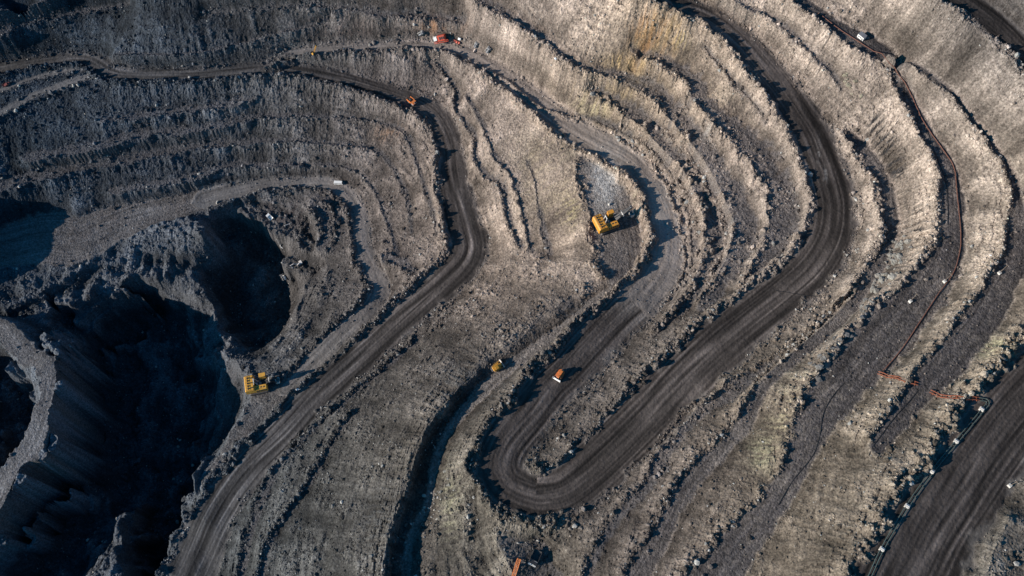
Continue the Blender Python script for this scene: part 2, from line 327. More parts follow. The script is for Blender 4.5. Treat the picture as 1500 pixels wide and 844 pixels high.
# ------------------------------------------------------------------ relax the slopes between the strips
def solve(Zc):
    lev = [(Zc, ~np.isnan(Zc))]
    while min(lev[-1][0].shape) > 24:
        z, m = lev[-1]
        h, w_ = z.shape
        H, W = (h + 1) // 2, (w_ + 1) // 2
        zz = np.zeros((H * 2, W * 2)); mm = np.zeros((H * 2, W * 2))
        zz[:h, :w_] = np.where(m, z, 0); mm[:h, :w_] = m
        s = zz.reshape(H, 2, W, 2).sum((1, 3)); c = mm.reshape(H, 2, W, 2).sum((1, 3))
        lev.append((np.where(c > 0, s / np.maximum(c, 1), np.nan), c > 0))
    z, m = lev[-1]
    cur = np.where(m, z, np.nanmean(z))
    for li in range(len(lev) - 1, -1, -1):
        z, m = lev[li]
        if cur.shape != z.shape:
            h, w_ = z.shape
            up = np.repeat(np.repeat(cur, 2, 0), 2, 1)
            p = np.pad(up, 1, 'edge')
            up = (p[:-2, 1:-1] + p[2:, 1:-1] + p[1:-1, :-2] + p[1:-1, 2:] + 2 * up) / 6
            cur = up[:h, :w_]
        zf = np.where(m, z, 0)
        cur = np.where(m, zf, cur)
        for _ in range(400 if li > 2 else (120 if li else 60)):
            p = np.pad(cur, 1, 'edge')
            avg = (p[:-2, 1:-1] + p[2:, 1:-1] + p[1:-1, :-2] + p[1:-1, 2:]) * .25
            cur = np.where(m, zf, avg)
    return cur


def blur(a, n=1):
    for _ in range(n):
        p = np.pad(a, 1, 'edge')
        a = (p[:-2, 1:-1] + p[2:, 1:-1] + p[1:-1, :-2] + p[1:-1, 2:] + 2 * a) / 6
    return a


ZB = blur(solve(Zc), 1)
# dug and tipped ground in the pit: edges wander, walls break into lifts
PX0, PY0, _ = proj(GX, GY, ZB)
pitm = np.clip(np.exp(-(((PX0 - 190) / 260) ** 2 + ((PY0 - 640) / 230) ** 2) * 1.0) * 1.7 - .15, 0, 1)
pitm *= np.clip((np.hypot(PX0 - 420, PY0 - 600) - 60) / 80, 0, 1) * np.clip((-ZB - 46) / 12, 0, 1)
n_wx, n_wy = fnoise(14, 70, 1.2), fnoise(14, 70, 1.2)
ZW = samp(ZB, GX + 4.5 * pitm * n_wx, GY + 4.5 * pitm * n_wy)
LIFT = 13.0
ph = (ZW + 3.0 * fnoise(25, 120, 1.3)) / LIFT
fr = ph - np.floor(ph)
ZT = ZW + LIFT * (np.clip((fr - .38) / .36, 0, 1) - fr) * .8
ZB = ZB * (1 - pitm) + ZT * pitm
FLAT = blur((KIND > 0).astype(float), 2).astype(f4)
gyv, gxv = np.gradient(blur(ZB, 3), STEP)
SL = np.hypot(gxv, gyv)
ux, uy = gxv / (SL + 1e-4), gyv / (SL + 1e-4)


def lic(noise, vx, vy, n=10, h=1.0):
    acc = noise.astype(f4).copy()
    for sgn in (1, -1):
        x = GX.copy(); y = GY.copy()
        for _ in range(n):
            ax = samp(vx, x, y); ay = samp(vy, x, y)
            x = x + sgn * h * ax; y = y + sgn * h * ay
            acc += samp(noise, x, y)
    return ((acc - acc.mean()) / acc.std()).astype(f4)


FALL = lic(fnoise(1.2, 8, .3), ux, uy, 4, 1.2)            # runs down the slope
STRA = lic(fnoise(1.0, 6, .4), -uy, ux, 7, 1.3)            # runs along the bench
FALLB = lic(fnoise(4, 40, 1.0), ux, uy, 5, 2.0)            # broad gullies and buttresses
STRB = lic(fnoise(4, 20, 1.0), -uy, ux, 5, 2.0)             # low ridges of dozed spoil along the contour


def gauss(a, sig):
    P_ = int(4 * sig / STEP)
    b = np.pad(a, P_, 'edge')
    fx_ = np.fft.rfftfreq(b.shape[1], STEP)[None, :]; fy_ = np.fft.fftfreq(b.shape[0], STEP)[:, None]
    g = np.fft.irfft2(np.fft.rfft2(b) * np.exp(-2 * (math.pi * sig) ** 2 * (fx_ ** 2 + fy_ ** 2)), s=b.shape)
    return g[P_:-P_, P_:-P_]


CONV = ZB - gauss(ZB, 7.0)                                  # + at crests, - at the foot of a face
road0 = gauss((KIND >= 2).astype(float), 1.5)
fill = np.clip(gauss(ZB, 3.0) - ZB, 0, None) * np.clip(1 - 1.6 * road0, 0, 1)
ZB = ZB + .5 * fill                                        # talus aprons

# ------------------------------------------------------------------ relief: gullies, buttresses, rubble, wheel ruts
steep = np.clip((SL - 0.25) / 0.5, 0, 1).astype(f4) * (1 - FLAT)
PX, PY, _ = proj(GX, GY, ZB)
PX = PX.astype(f4); PY = PY.astype(f4)


def blob(x, y, r, ry=None):
    return np.exp(-(((PX - x) / r) ** 2 + ((PY - y) / (ry or r)) ** 2)).astype(f4)


lit_dump = np.clip(blob(800, 270, 70, 90) + blob(860, 350, 60, 60) + blob(760, 180, 60, 60) + blob(1400, 110, 60, 60) + blob(560, 110, 90, 20), 0, 1)
wallish = np.clip(blob(200, 170, 420, 150) + blob(940, 60, 220, 160) + .6 * blob(1250, 200, 200, 240), 0, 1)
lower = np.clip(blob(700, 760, 500, 260) + blob(1150, 640, 300, 240), 0, 1)
rock_face = (np.clip(CONV / 1.2 + .1, 0, 1) * (1 - pitm) * steep * (1 - .8 * lit_dump)).astype(f4)      # solid rock shows near the crest
H = np.zeros(SH, f4)
H += rock_face * (.42 * FALLB + .17 * FALL + .28 * STRA + .15 * n_fine)
H += steep * ((.10 + .14 * wallish * (1 - lit_dump)) * FALLB * (1 - pitm) + .03 * FALL + .12 * wallish * n_fine)
H += (1 - FLAT) * (.38 * n_med * (1 - .6 * lit_dump) + .11 * n_fine)
H += (1 - FLAT) * lower * .26 * STRB * np.clip(1 + .6 * n_big, .2, 2)
heap = blur((KIND == 4).astype(float), 3).astype(f4)
H += heap * (0.9 * n_edge + 0.15 * n_fine)
bench = blur((KIND == 1).astype(float), 2).astype(f4)
H += bench * (0.12 * n_fine + 0.18 * n_med)
track = blur((KIND == 3).astype(float), 2).astype(f4)
H += track * (0.05 * n_fine + 0.12 * n_med)


# wheel streaks: noise laid out along each road's own length and width
def table(u, v, su, sv, seed):
    g = np.random.default_rng(seed).standard_normal((256, 256)).astype(f4)
    a = (u / su) % 256; b = (v / sv) % 256
    i = a.astype(int) % 256; j = b.astype(int) % 256
    s_ = a - np.floor(a); t_ = b - np.floor(b)
    i2 = (i + 1) % 256; j2 = (j + 1) % 256
    return ((g[i, j] * (1 - s_) + g[i2, j] * s_) * (1 - t_) + (g[i, j2] * (1 - s_) + g[i2, j2] * s_) * t_).astype(f4)


STREAK = .6 * table(UU, VV, 60, 0.9, 1) + .55 * table(UU, VV + 2.2 * np.sin(UU / 27.0) + 1.1 * np.sin(UU / 11.0 + 1), 140, 2.2, 2) + .35 * table(UU, VV, 16, 1.1, 3)
road_m = blur((KIND == 2).astype(float), 2).astype(f4)
H += (road_m + track) * 0.07 * STREAK
H += road_m * 0.05 * n_fine
# scars: ribs of the bare cliff and other steep faces
H += steep * np.clip(blob(1300, 230, 40, 50) + blob(1345, 340, 20, 60), 0, 1) * .8 * FALL
def near(pts):
    d = np.full(SH, 1e6, f4)
    for (ax, ay), (bx, by) in zip(pts, pts[1:]):
        ex, ey = bx - ax, by - ay
        t = np.clip(((PX - ax) * ex + (PY - ay) * ey) / (ex * ex + ey * ey), 0, 1)
        d = np.minimum(d, np.hypot(PX - ax - t * ex, PY - ay - t * ey))
    return d + 1.6 * n_edge


# thin ledges left by each dig pass, following the contour
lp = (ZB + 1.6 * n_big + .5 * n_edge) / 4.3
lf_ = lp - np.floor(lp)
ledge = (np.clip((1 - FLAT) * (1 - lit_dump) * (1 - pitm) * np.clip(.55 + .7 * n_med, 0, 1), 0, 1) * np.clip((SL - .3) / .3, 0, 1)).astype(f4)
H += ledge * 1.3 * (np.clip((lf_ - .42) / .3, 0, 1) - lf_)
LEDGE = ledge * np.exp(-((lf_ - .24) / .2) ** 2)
SEAM = lic(fnoise(1.6, 7, .3), ux, uy, 7, 1.2)
ribm = np.clip(1.3 * blob(1284, 182, 13, 18) + 1.4 * blob(1299, 212, 17, 22) + 1.3 * blob(1316, 246, 13, 20) + blob(1346, 330, 10, 40) + blob(1318, 402, 12, 34), 0, 1)
H += ribm * steep * .7 * SEAM
H += pitm * (1 - FLAT) * (1.3 * n_med + .8 * n_edge + .2 * n_fine)
gully = near([(990, 8), (972, 30), (958, 52), (940, 76), (928, 98)])
H -= 3.2 * np.exp(-(gully / 6.0) ** 2)
gully2 = near([(1002, 22), (990, 40), (984, 60)])
H -= 2.2 * np.exp(-(gully2 / 5.0) ** 2)
pit_hole = near([(440, 236), (452, 240)])
H -= 3.5 * np.exp(-(pit_hole / 7.0) ** 2)
# ploughed spoil ridges
plough = blob(215, 385, 55, 18) + .7 * blob(120, 415, 60, 22)
H += plough * 1.6 * np.sin(PX * 0.30 + PY * .12 + 2.0 * n_big)
Z = (ZB + BERM + H).astype(np.float64)

# ------------------------------------------------------------------ colours of rock, dust and coal, with some shade painted in
CP = [(0, 0, 0.0208, 0.0288, 0.0368), (0, 250, 0.0224, 0.0304, 0.0376), (120, 30, 0.0272, 0.0336, 0.04), (200, 50, 0.0464, 0.0504, 0.0552), (250, 250, 0.0448, 0.0488, 0.0544), (450, 150, 0.0792, 0.0774, 0.0747), (550, 30, 0.099, 0.0936, 0.0882), (750, 50, 0.2, 0.18, 0.155), (800, 270, 0.235, 0.205, 0.165), (560, 230, 0.1125, 0.099, 0.0882), (700, 250, 0.19, 0.17, 0.145), (600, 600, 0.0662, 0.0634, 0.0576), (450, 740, 0.0612, 0.0612, 0.0554), (200, 400, 0.075, 0.078, 0.08), (100, 700, 0.05, 0.055, 0.06), (450, 350, 0.072, 0.0684, 0.063), (950, 150, 0.207, 0.18, 0.135), (1050, 200, 0.18, 0.1575, 0.135), (1150, 250, 0.18, 0.1665, 0.144), (1300, 220, 0.243, 0.216, 0.18), (1250, 60, 0.216, 0.1935, 0.162), (1400, 150, 0.171, 0.1575, 0.135), (1450, 300, 0.234, 0.2115, 0.171), (1250, 680, 0.1353, 0.1246, 0.1), (1150, 640, 0.1517, 0.1353, 0.1025), (650, 720, 0.0936, 0.09, 0.072), (900, 560, 0.0792, 0.0756, 0.0662), (1000, 650, 0.0984, 0.0902, 0.0804), (1480, 780, 0.0984, 0.0968, 0.0836), (1480, 20, 0.117, 0.117, 0.1125), (1420, 560, 0.1476, 0.1353, 0.105), (560, 800, 0.059, 0.0598, 0.0562), (0, 500, 0.06, 0.065, 0.07), (250, 650, 0.05, 0.055, 0.06), (30, 640, 0.1, 0.105, 0.11), (1250, 440, 0.171, 0.1575, 0.1332)]  # top-left entries darkened and cooled to imitate corner vignetting
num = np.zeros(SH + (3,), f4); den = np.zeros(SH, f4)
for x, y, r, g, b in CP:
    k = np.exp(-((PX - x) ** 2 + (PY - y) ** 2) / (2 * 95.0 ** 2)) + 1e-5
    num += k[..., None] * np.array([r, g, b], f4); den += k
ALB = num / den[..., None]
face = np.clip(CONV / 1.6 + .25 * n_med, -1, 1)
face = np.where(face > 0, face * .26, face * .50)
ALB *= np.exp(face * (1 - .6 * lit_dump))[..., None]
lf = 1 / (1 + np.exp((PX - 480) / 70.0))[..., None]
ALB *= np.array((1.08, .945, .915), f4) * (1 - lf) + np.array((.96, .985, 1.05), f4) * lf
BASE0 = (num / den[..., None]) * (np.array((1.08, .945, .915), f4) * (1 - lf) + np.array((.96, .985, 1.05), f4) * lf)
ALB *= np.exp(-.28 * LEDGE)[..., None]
ALB *= np.exp(steep * (1 - pitm) * (0.07 * FALL + .17 * FALLB) + 0.10 * n_fine + 0.16 * n_med + 0.10 * n_big)[..., None]


def paint(mask, c):
    global ALB
    m = np.clip(mask, 0, 1)[..., None]
    ALB = ALB * (1 - m) + np.array(c, f4) * m


def stain(x, y, r, ry, c, amt=.8):
    m = blob(x, y, r, ry) * amt * np.clip(.45 + .45 * FALL + .35 * FALLB + .3 * n_fine, 0, 1.2)
    paint(m, c)


stain(870, 155, 26, 14, (.34, .29, .17))
stain(952, 60, 24, 40, (.29, .155, .07), 1.15)
stain(985, 45, 18, 30, (.31, .21, .115), .9)
stain(900, 130, 60, 40, (.28, .205, .125), .7)
stain(1050, 150, 50, 50, (.26, .20, .14), .4)
stain(800, 250, 60, 70, (.27, .215, .145), .5)
stain(915, 90, 22, 10, (.36, .24, .11))
stain(940, 90, 30, 8, (.34, .24, .12), .7)
stain(640, 38, 30, 12, (.25, .13, .07), 1.0)
stain(570, 195, 20, 12, (.26, .15, .09), .5)
stain(925, 260, 20, 40, (.33, .30, .20), .5)
stain(835, 310, 16, 26, (.32, .26, .13), .5)
stain(1000, 60, 10, 12, (.34, .26, .12), .6)
stain(1160, 610, 26, 34, (.33, .28, .17), .7)
stain(1120, 665, 20, 24, (.25, .23, .14), .6)
stain(660, 730, 14, 50, (.24, .22, .14), .6)
stain(1460, 510, 40, 14, (.34, .31, .18), .7)
stain(1316, 500, 9, 6, (.42, .36, .20), .9)
stain(1070, 340, 14, 26, (.30, .28, .25), .8)
stain(1035, 190, 8, 14, (.32, .28, .25), .9)
stain(1180, 560, 30, 20, (.30, .26, .18), .5)
stain(500, 40, 60, 20, (.14, .10, .085), .4)
paint(np.exp(-(gully / 9.0) ** 2) * .7 * np.clip(.6 + .4 * n_fine, 0, 1), (.17, .10, .055))
paint(np.exp(-((gully - 12) / 8.0) ** 2) * .4, (.30, .21, .12))
# dark seams in the ribbed cliff
seam = ribm * np.clip(-1.7 * SEAM - .25, 0, 1)
paint(seam, (.035, .032, .032))
# loose dark coal and shale, plus painted shade in the dump's hollows
stain(470, 440, 60, 60, (.055, .05, .047), .7)
stain(330, 560, 40, 40, (.06, .055, .055), .6)
stain(405, 315, 60, 22, (.030, .022, .022), .75)
stain(735, 270, 14, 34, (.09, .08, .08), .6)
stain(850, 455, 60, 22, (.06, .058, .06), .8)  # dark hollows along the dump: shade painted in over dark rock
stain(800, 490, 60, 22, (.055, .055, .058), .75)
stain(680, 560, 50, 26, (.055, .058, .062), .7)
stain(560, 780, 36, 60, (.06, .065, .07), .5)
stain(1230, 580, 20, 20, (.08, .07, .07), .4)
# benches: blast dust and coal fines
bm = np.clip(bench * (1.0 + .3 * n_fine), 0, 1)[..., None]
ALB = ALB * (1 - bm) + (ALB * .38 + np.array((.058, .053, .053), f4)) * bm
tm = np.clip(track, 0, 1)[..., None]
dk = np.clip(DARK + .12 * n_fine + .10 * n_med, 0, 1)[..., None]
BASE = BASE0
tcol = (BASE * .85 + np.array((.095, .084, .076), f4)) * (1 - dk) + np.array((.066, .057, .054), f4) * dk
tcol *= np.exp(.30 * STREAK + .06 * n_fine)[..., None]
ALB = ALB * (1 - tm) + tcol * tm
# haul roads: damp dark running lanes, dusty margins
rw = np.clip(road_m, 0, 1)
nd = np.clip((BERM > .15) * 1.0, 0, 1)
vq = np.clip((Qb + 10).clip(0, 1), 0, 1)
vq = np.where(KIND == 2, vq, 1)
vq = blur(vq, 1)
edge = np.clip((vq - .78 + .08 * n_med) / .2, 0, 1)[..., None]
lane = np.array((.060, .049, .043), f4) * np.exp(.80 * STREAK + .06 * n_fine + .10 * n_med + .16 * n_big)[..., None]
marg = (ALB * .45 + np.array((.070, .063, .059), f4)) * np.exp(.20 * STREAK)[..., None]
lane = lane * (1 - lf + lf * np.array((.88, 1.02, 1.15), f4))
fade = np.clip(blob(950, 416, 62, 48) * 1.7 + .35 * STREAK * blob(930, 440, 70, 60) - .1, 0, 1)[..., None]
lane = lane * (1 - fade) + tcol * fade
rc = lane * (1 - edge) + marg * edge
ALB = ALB * (1 - rw[..., None]) + rc * rw[..., None]
# shovel bench: pale heap of broken rock beside the shovel
paint(np.clip(1.5 * blob(886, 266, 20, 36) * np.clip(.85 + .18 * n_med + .2 * n_fine, 0, 1.2), 0, .95) * track, (.40, .37, .335))
stain(905, 225, 40, 14, (.24, .22, .20), .6)
stain(985, 350, 18, 60, (.24, .22, .21), .5)
stain(970, 300, 20, 40, (.26, .24, .22), .5)
# bunds carry the pale rock they were pushed up from
bw_ = np.clip(BERM / 1.2, 0, 1)[..., None] * .7
ALB = ALB * (1 - bw_) + BASE0 * np.exp(.2 * n_fine)[..., None] * bw_
stain(1199, 222, 3, 16, (.22, .20, .185), .9)
stain(1209, 256, 3, 11, (.22, .20, .185), .9)
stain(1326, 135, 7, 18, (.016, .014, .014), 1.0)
ALB = np.clip(ALB, .008, .6)


# ------------------------------------------------------------------ materials
def new_mat(name):
    m = bpy.data.materials.new(name)
    m.use_nodes = True
    return m, m.node_tree, m.node_tree.nodes['Principled BSDF']


def ground_mat(name, rough=.95, bump=.55, grain=.5):
    m, t, p = new_mat(name)
    a = t.nodes.new('ShaderNodeAttribute'); a.attribute_name = 'rock_colour'
    tc = t.nodes.new('ShaderNodeTexCoord')
    n1 = t.nodes.new('ShaderNodeTexNoise'); n1.inputs['Scale'].default_value = .9; n1.inputs['Detail'].default_value = 5; n1.inputs['Roughness'].default_value = .65
    n2 = t.nodes.new('ShaderNodeTexVoronoi'); n2.inputs['Scale'].default_value = 1.0
    t.links.new(tc.outputs['Object'], n1.inputs['Vector']); t.links.new(tc.outputs['Object'], n2.inputs['Vector'])
    mr = t.nodes.new('ShaderNodeMapRange')
    mr.inputs[1].default_value = .3; mr.inputs[2].default_value = .7
    mr.inputs[3].default_value = 1 - grain; mr.inputs[4].default_value = 1 + grain
    t.links.new(n1.outputs[0], mr.inputs[0])
    sp = t.nodes.new('ShaderNodeSeparateColor'); t.links.new(n2.outputs['Color'], sp.inputs[0])
    pb = t.nodes.new('ShaderNodeMapRange'); pb.inputs[3].default_value = 1 - .55 * grain; pb.inputs[4].default_value = 1 + .7 * grain
    t.links.new(sp.outputs[0], pb.inputs[0])
    mu = t.nodes.new('ShaderNodeMath'); mu.operation = 'MULTIPLY'
    t.links.new(mr.outputs[0], mu.inputs[0]); t.links.new(pb.outputs[0], mu.inputs[1])
    mx = t.nodes.new('ShaderNodeVectorMath'); mx.operation = 'SCALE'
    t.links.new(a.outputs['Color'], mx.inputs[0]); t.links.new(mu.outputs[0], mx.inputs['Scale'])
    t.links.new(mx.outputs[0], p.inputs['Base Color'])
    ad = t.nodes.new('ShaderNodeMath'); ad.operation = 'MULTIPLY_ADD'; ad.inputs[1].default_value = -.8
    t.links.new(n2.outputs['Distance'], ad.inputs[0]); t.links.new(n1.outputs[0], ad.inputs[2])
    b = t.nodes.new('ShaderNodeBump'); b.inputs['Strength'].default_value = bump; b.inputs['Distance'].default_value = .55
    t.links.new(ad.outputs[0], b.inputs['Height']); t.links.new(b.outputs[0], p.inputs['Normal'])
    p.inputs['Roughness'].default_value = rough
    p.inputs['Specular IOR Level'].default_value = .15
    return m


M_rock = ground_mat('blasted_rock')
M_road = ground_mat('graded_coal_road', .9, .15, .16)

# ------------------------------------------------------------------ terrain meshes
PADN = 16


def mesh_from(name, V, F, col=None, mat=None, smooth=False):
    me = bpy.data.meshes.new(name)
    n = F.shape[1]
    me.vertices.add(len(V)); me.vertices.foreach_set('co', np.ascontiguousarray(V, np.float32).ravel())
    me.loops.add(F.size); me.loops.foreach_set('vertex_index', np.ascontiguousarray(F, np.int32).ravel())
    me.polygons.add(len(F))
    me.polygons.foreach_set('loop_start', np.arange(0, F.size, n, dtype=np.int32))
    me.polygons.foreach_set('loop_total', np.full(len(F), n, np.int32))
    me.update(calc_edges=True)
    if col is not None:
        at = me.attributes.new('rock_colour', 'FLOAT_COLOR', 'POINT')
        c4 = np.ones((len(V), 4), np.float32); c4[:, :3] = col
        at.data.foreach_set('color', c4.ravel())
    if mat:
        me.materials.append(mat)
    if not smooth:
        me.polygons.foreach_set('use_smooth', np.zeros(len(F), bool))
    o = bpy.data.objects.new(name, me)
    COL.objects.link(o)
    return o


def extend(a, mode):
    return np.pad(a, PADN, mode)


grow = np.cumsum(STEP * 1.5 ** np.arange(1, PADN + 1))
ex = np.concatenate([gx[0] - grow[::-1], gx, gx[-1] + grow]); ey = np.concatenate([gy[0] - grow[::-1], gy, gy[-1] + grow])
EX, EY = np.meshgrid(ex, ey)
EZ = np.pad(Z, PADN, 'edge')
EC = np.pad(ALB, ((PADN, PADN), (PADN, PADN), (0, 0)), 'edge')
nyE, nxE = EZ.shape
idx = np.arange(nyE * nxE).reshape(nyE, nxE)
Q = np.stack([idx[:-1, :-1], idx[:-1, 1:], idx[1:, 1:], idx[1:, :-1]], -1)
rid_f = np.zeros((nyE - 1, nxE - 1), np.int16)
core = RID[:-1, :-1] * (BERM[:-1, :-1] < .25)
rid_f[PADN:PADN + NY - 1, PADN:PADN + NX - 1] = core
VALL = np.stack([EX.ravel(), EY.ravel(), EZ.ravel()], -1); CALL = EC.reshape(-1, 3)


def submesh(name, fm, mat):
    F = Q[fm]
    used, inv = np.unique(F.ravel(), return_inverse=True)
    return mesh_from(name, VALL[used], inv.reshape(-1, 4), CALL[used], mat)


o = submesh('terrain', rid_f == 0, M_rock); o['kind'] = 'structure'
for r in range(1, rid_n + 1):
    if (rid_f == r).any():
        o = submesh('haul_road', rid_f == r, M_road); o['kind'] = 'structure'


def ground(x, y):
    return float(samp(Z, x, y))


def on_ground(px, py):
    """point of the ground seen at a photo pixel (first crossing along the sight line)"""
    ax, ay = unproj(px, py, 175.0); bx, by = unproj(px, py, -140.0)
    t = np.linspace(0, 1, 900)
    x = ax + (bx - ax) * t; y = ay + (by - ay) * t; z = 175 - 315 * t
    g = samp(Z, x, y)
    i = int(np.argmax(z <= g))
    return Vector((x[i], y[i], g[i]))


# ------------------------------------------------------------------ loose rubble (nobody could count it)
ico = np.array([(0, 0, 1)] + [(math.cos(a) * .89, math.sin(a) * .89, .45) for a in np.arange(5) * 2 * math.pi / 5]
               + [(math.cos(a) * .89, math.sin(a) * .89, -.45) for a in (np.arange(5) + .5) * 2 * math.pi / 5] + [(0, 0, -1)])
icoF = np.array([(0, i + 1, (i + 1) % 5 + 1) for i in range(5)] + [(i + 1, 6 + i, (i + 1) % 5 + 1) for i in range(5)]
                + [((i + 1) % 5 + 1, 6 + i, 6 + (i + 1) % 5) for i in range(5)] + [(11, 6 + (i + 1) % 5, 6 + i) for i in range(5)])


def rocks(x, y, r, tint):
    n = len(x)
    sc = rng.uniform(.65, 1.3, (n, 1, 3)) * r[:, None, None]
    jit = rng.uniform(.72, 1.25, (n, 12, 1))
    P = ico[None] * jit
    q = rng.standard_normal((n, 4)); q /= np.linalg.norm(q, axis=1, keepdims=True)
    a, b, c, d = q.T
    Rm = np.stack([np.stack([1 - 2 * (c * c + d * d), 2 * (b * c - a * d), 2 * (b * d + a * c)], -1),
                   np.stack([2 * (b * c + a * d), 1 - 2 * (b * b + d * d), 2 * (c * d - a * b)], -1),
                   np.stack([2 * (b * d - a * c), 2 * (c * d + a * b), 1 - 2 * (b * b + c * c)], -1)], 1)
    P = np.einsum('nij,nkj->nki', Rm, P * sc)
    z = samp(Z, x, y) + .25 * r
    P += np.stack([x, y, z], -1)[:, None, :]
    V = P.reshape(-1, 3)
    F = (icoF[None] + (np.arange(n) * 12)[:, None, None]).reshape(-1, 3)
    C = np.repeat(tint, 12, axis=0)
    return V, F, C


dens = np.clip(.30 + .25 * n_med + .3 * n_edge, .03, 1.2) * (1 - road_m) * (1 - .9 * track)
dens *= np.where((KIND == 1), .55, 1.0)
lap = blur(ZB, 14) - ZB                                  # talus gathers at the foot of a slope
dens *= np.clip(.5 + .5 * lap, .15, 2.2)
dens *= (1 - .6 * lit_dump)
dens += 1.3 * np.clip(BERM / 1.5, 0, 1)
dens *= 1 + 1.2 * (blob(1300, 380, 60, 70) + blob(1200, 540, 60, 50) + blob(560, 640, 90, 120) + blob(690, 470, 90, 70) + blob(460, 760, 60, 90) + blob(1245, 180, 20, 60) + blob(1240, 350, 24, 80))
vis = (PX > -40) & (PX < 1540) & (PY > -40) & (PY < 890)
dens = np.where(vis, dens, 0)
NR = 130000
cp = np.cumsum(dens.ravel()); cp /= cp[-1]
pick = np.searchsorted(cp, rng.random(NR))
rx = GX.ravel()[pick] + rng.uniform(-.5, .5, NR) * STEP; ry = GY.ravel()[pick] + rng.uniform(-.5, .5, NR) * STEP
rr = .24 * (1 - rng.random(NR)) ** (-.36)
rr = np.clip(rr, .24, 1.5)
rr *= np.clip(1.05 - .45 * lit_dump.ravel()[pick] - .25 * steep.ravel()[pick], .5, 1.1)
base = BASE0.reshape(-1, 3)[pick]
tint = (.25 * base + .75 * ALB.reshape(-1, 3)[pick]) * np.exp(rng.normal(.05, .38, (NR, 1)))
pale = rng.random(NR) < .06
tint[pale] = np.array((.36, .34, .31)) * rng.uniform(.6, 1.1, (pale.sum(), 1))
V, F, C = rocks(rx, ry, rr, np.clip(tint, .015, .6))
M_stone = ground_mat('loose_stone', .9, .4, .3)
o = mesh_from('rubble', V, F, C, M_stone); o['kind'] = 'stuff'


# ================================================================== things
def paint_mat(name, rgb, rough=.5, metal=0.0, dirt=.35, dcol=(.10, .085, .075)):
    m, t, p = new_mat(name)
    tc = t.nodes.new('ShaderNodeTexCoord')
    n = t.nodes.new('ShaderNodeTexNoise'); n.inputs['Scale'].default_value = .8; n.inputs['Detail'].default_value = 6; n.inputs['Roughness'].default_value = .7
    t.links.new(tc.outputs['Object'], n.inputs['Vector'])
    r = t.nodes.new('ShaderNodeMapRange'); r.inputs[1].default_value = .42; r.inputs[2].default_value = .75; r.inputs[4].default_value = dirt
    t.links.new(n.outputs[0], r.inputs[0])
    mx = t.nodes.new('ShaderNodeMix'); mx.data_type = 'RGBA'
    mx.inputs[6].default_value = (*rgb, 1); mx.inputs[7].default_value = (*dcol, 1)
    t.links.new(r.outputs[0], mx.inputs[0]); t.links.new(mx.outputs[2], p.inputs['Base Color'])
    p.inputs['Roughness'].default_value = rough; p.inputs['Metallic'].default_value = metal
    return m


MT = {
    'amber': paint_mat('amber_paint', (.74, .31, .03), .55, dirt=.6),
    'yellow': paint_mat('yellow_paint', (.74, .36, .04), .55, dirt=.6),
    'orange': paint_mat('orange_paint', (.74, .21, .045), .5, dirt=.55),
    'red': paint_mat('red_paint', (.55, .07, .03), .55, dirt=.5),
    'maroon': paint_mat('faded_red_paint', (.26, .055, .04), .6, dirt=.5),
    'white': paint_mat('white_paint', (.80, .77, .72), .5, dirt=.15),
    'pale': paint_mat('pale_worn_steel', (.62, .56, .50), .5, dirt=.25),
    'grey': paint_mat('grey_steel', (.20, .20, .21), .55, dirt=.4),
    'dark': paint_mat('dark_greasy_steel', (.035, .032, .032), .55, dirt=.5, dcol=(.08, .07, .06)),
    'track': paint_mat('crawler_steel', (.10, .085, .08), .7, dirt=.7, dcol=(.15, .13, .12)),
    'rubber': paint_mat('tyre_rubber', (.025, .024, .024), .85, dirt=.5),
    'glass': paint_mat('window_glass', (.02, .03, .035), .08, dirt=.1),
    'rust': paint_mat('rusty_pipe', (.24, .07, .032), .7, dirt=.5, dcol=(.14, .05, .03)),
    'rust2': paint_mat('rust_brown_pipe', (.16, .065, .042), .75, dirt=.4, dcol=(.08, .045, .035)),
    'green': paint_mat('green_grey_pipe', (.075, .105, .09), .55, dirt=.3),
    'concrete': paint_mat('concrete', (.58, .54, .48), .85, dirt=.25, dcol=(.3, .28, .25)),
    'wood': paint_mat('weathered_wood', (.20, .15, .11), .85, dirt=.3),
    'cable': paint_mat('black_cable', (.012, .012, .013), .7, dirt=.2),
    'coal': paint_mat('load_of_dark_rock', (.055, .05, .048), .95, dirt=.5),
}


def box(bm, x0, x1, y0, y1, z0, z1, bev=0.06):
    r = bmesh.ops.create_cube(bm, size=1)
    vs = r['verts']
    for v in vs:
        v.co = Vector(((x0 + x1) / 2 + v.co.x * (x1 - x0), (y0 + y1) / 2 + v.co.y * (y1 - y0), (z0 + z1) / 2 + v.co.z * (z1 - z0)))
    if bev:
        es = list({e for v in vs for e in v.link_edges})
        bmesh.ops.bevel(bm, geom=es, offset=bev, segments=1, affect='EDGES')


def prism(bm, prof, y0, y1):
    """extrude an x-z outline from y0 to y1"""
    a = [bm.verts.new((x, y0, z)) for x, z in prof]; b = [bm.verts.new((x, y1, z)) for x, z in prof]
    n = len(prof)
    bm.faces.new(a[::-1]); bm.faces.new(b)
    for i in range(n):
        bm.faces.new((a[i], a[(i + 1) % n], b[(i + 1) % n], b[i]))


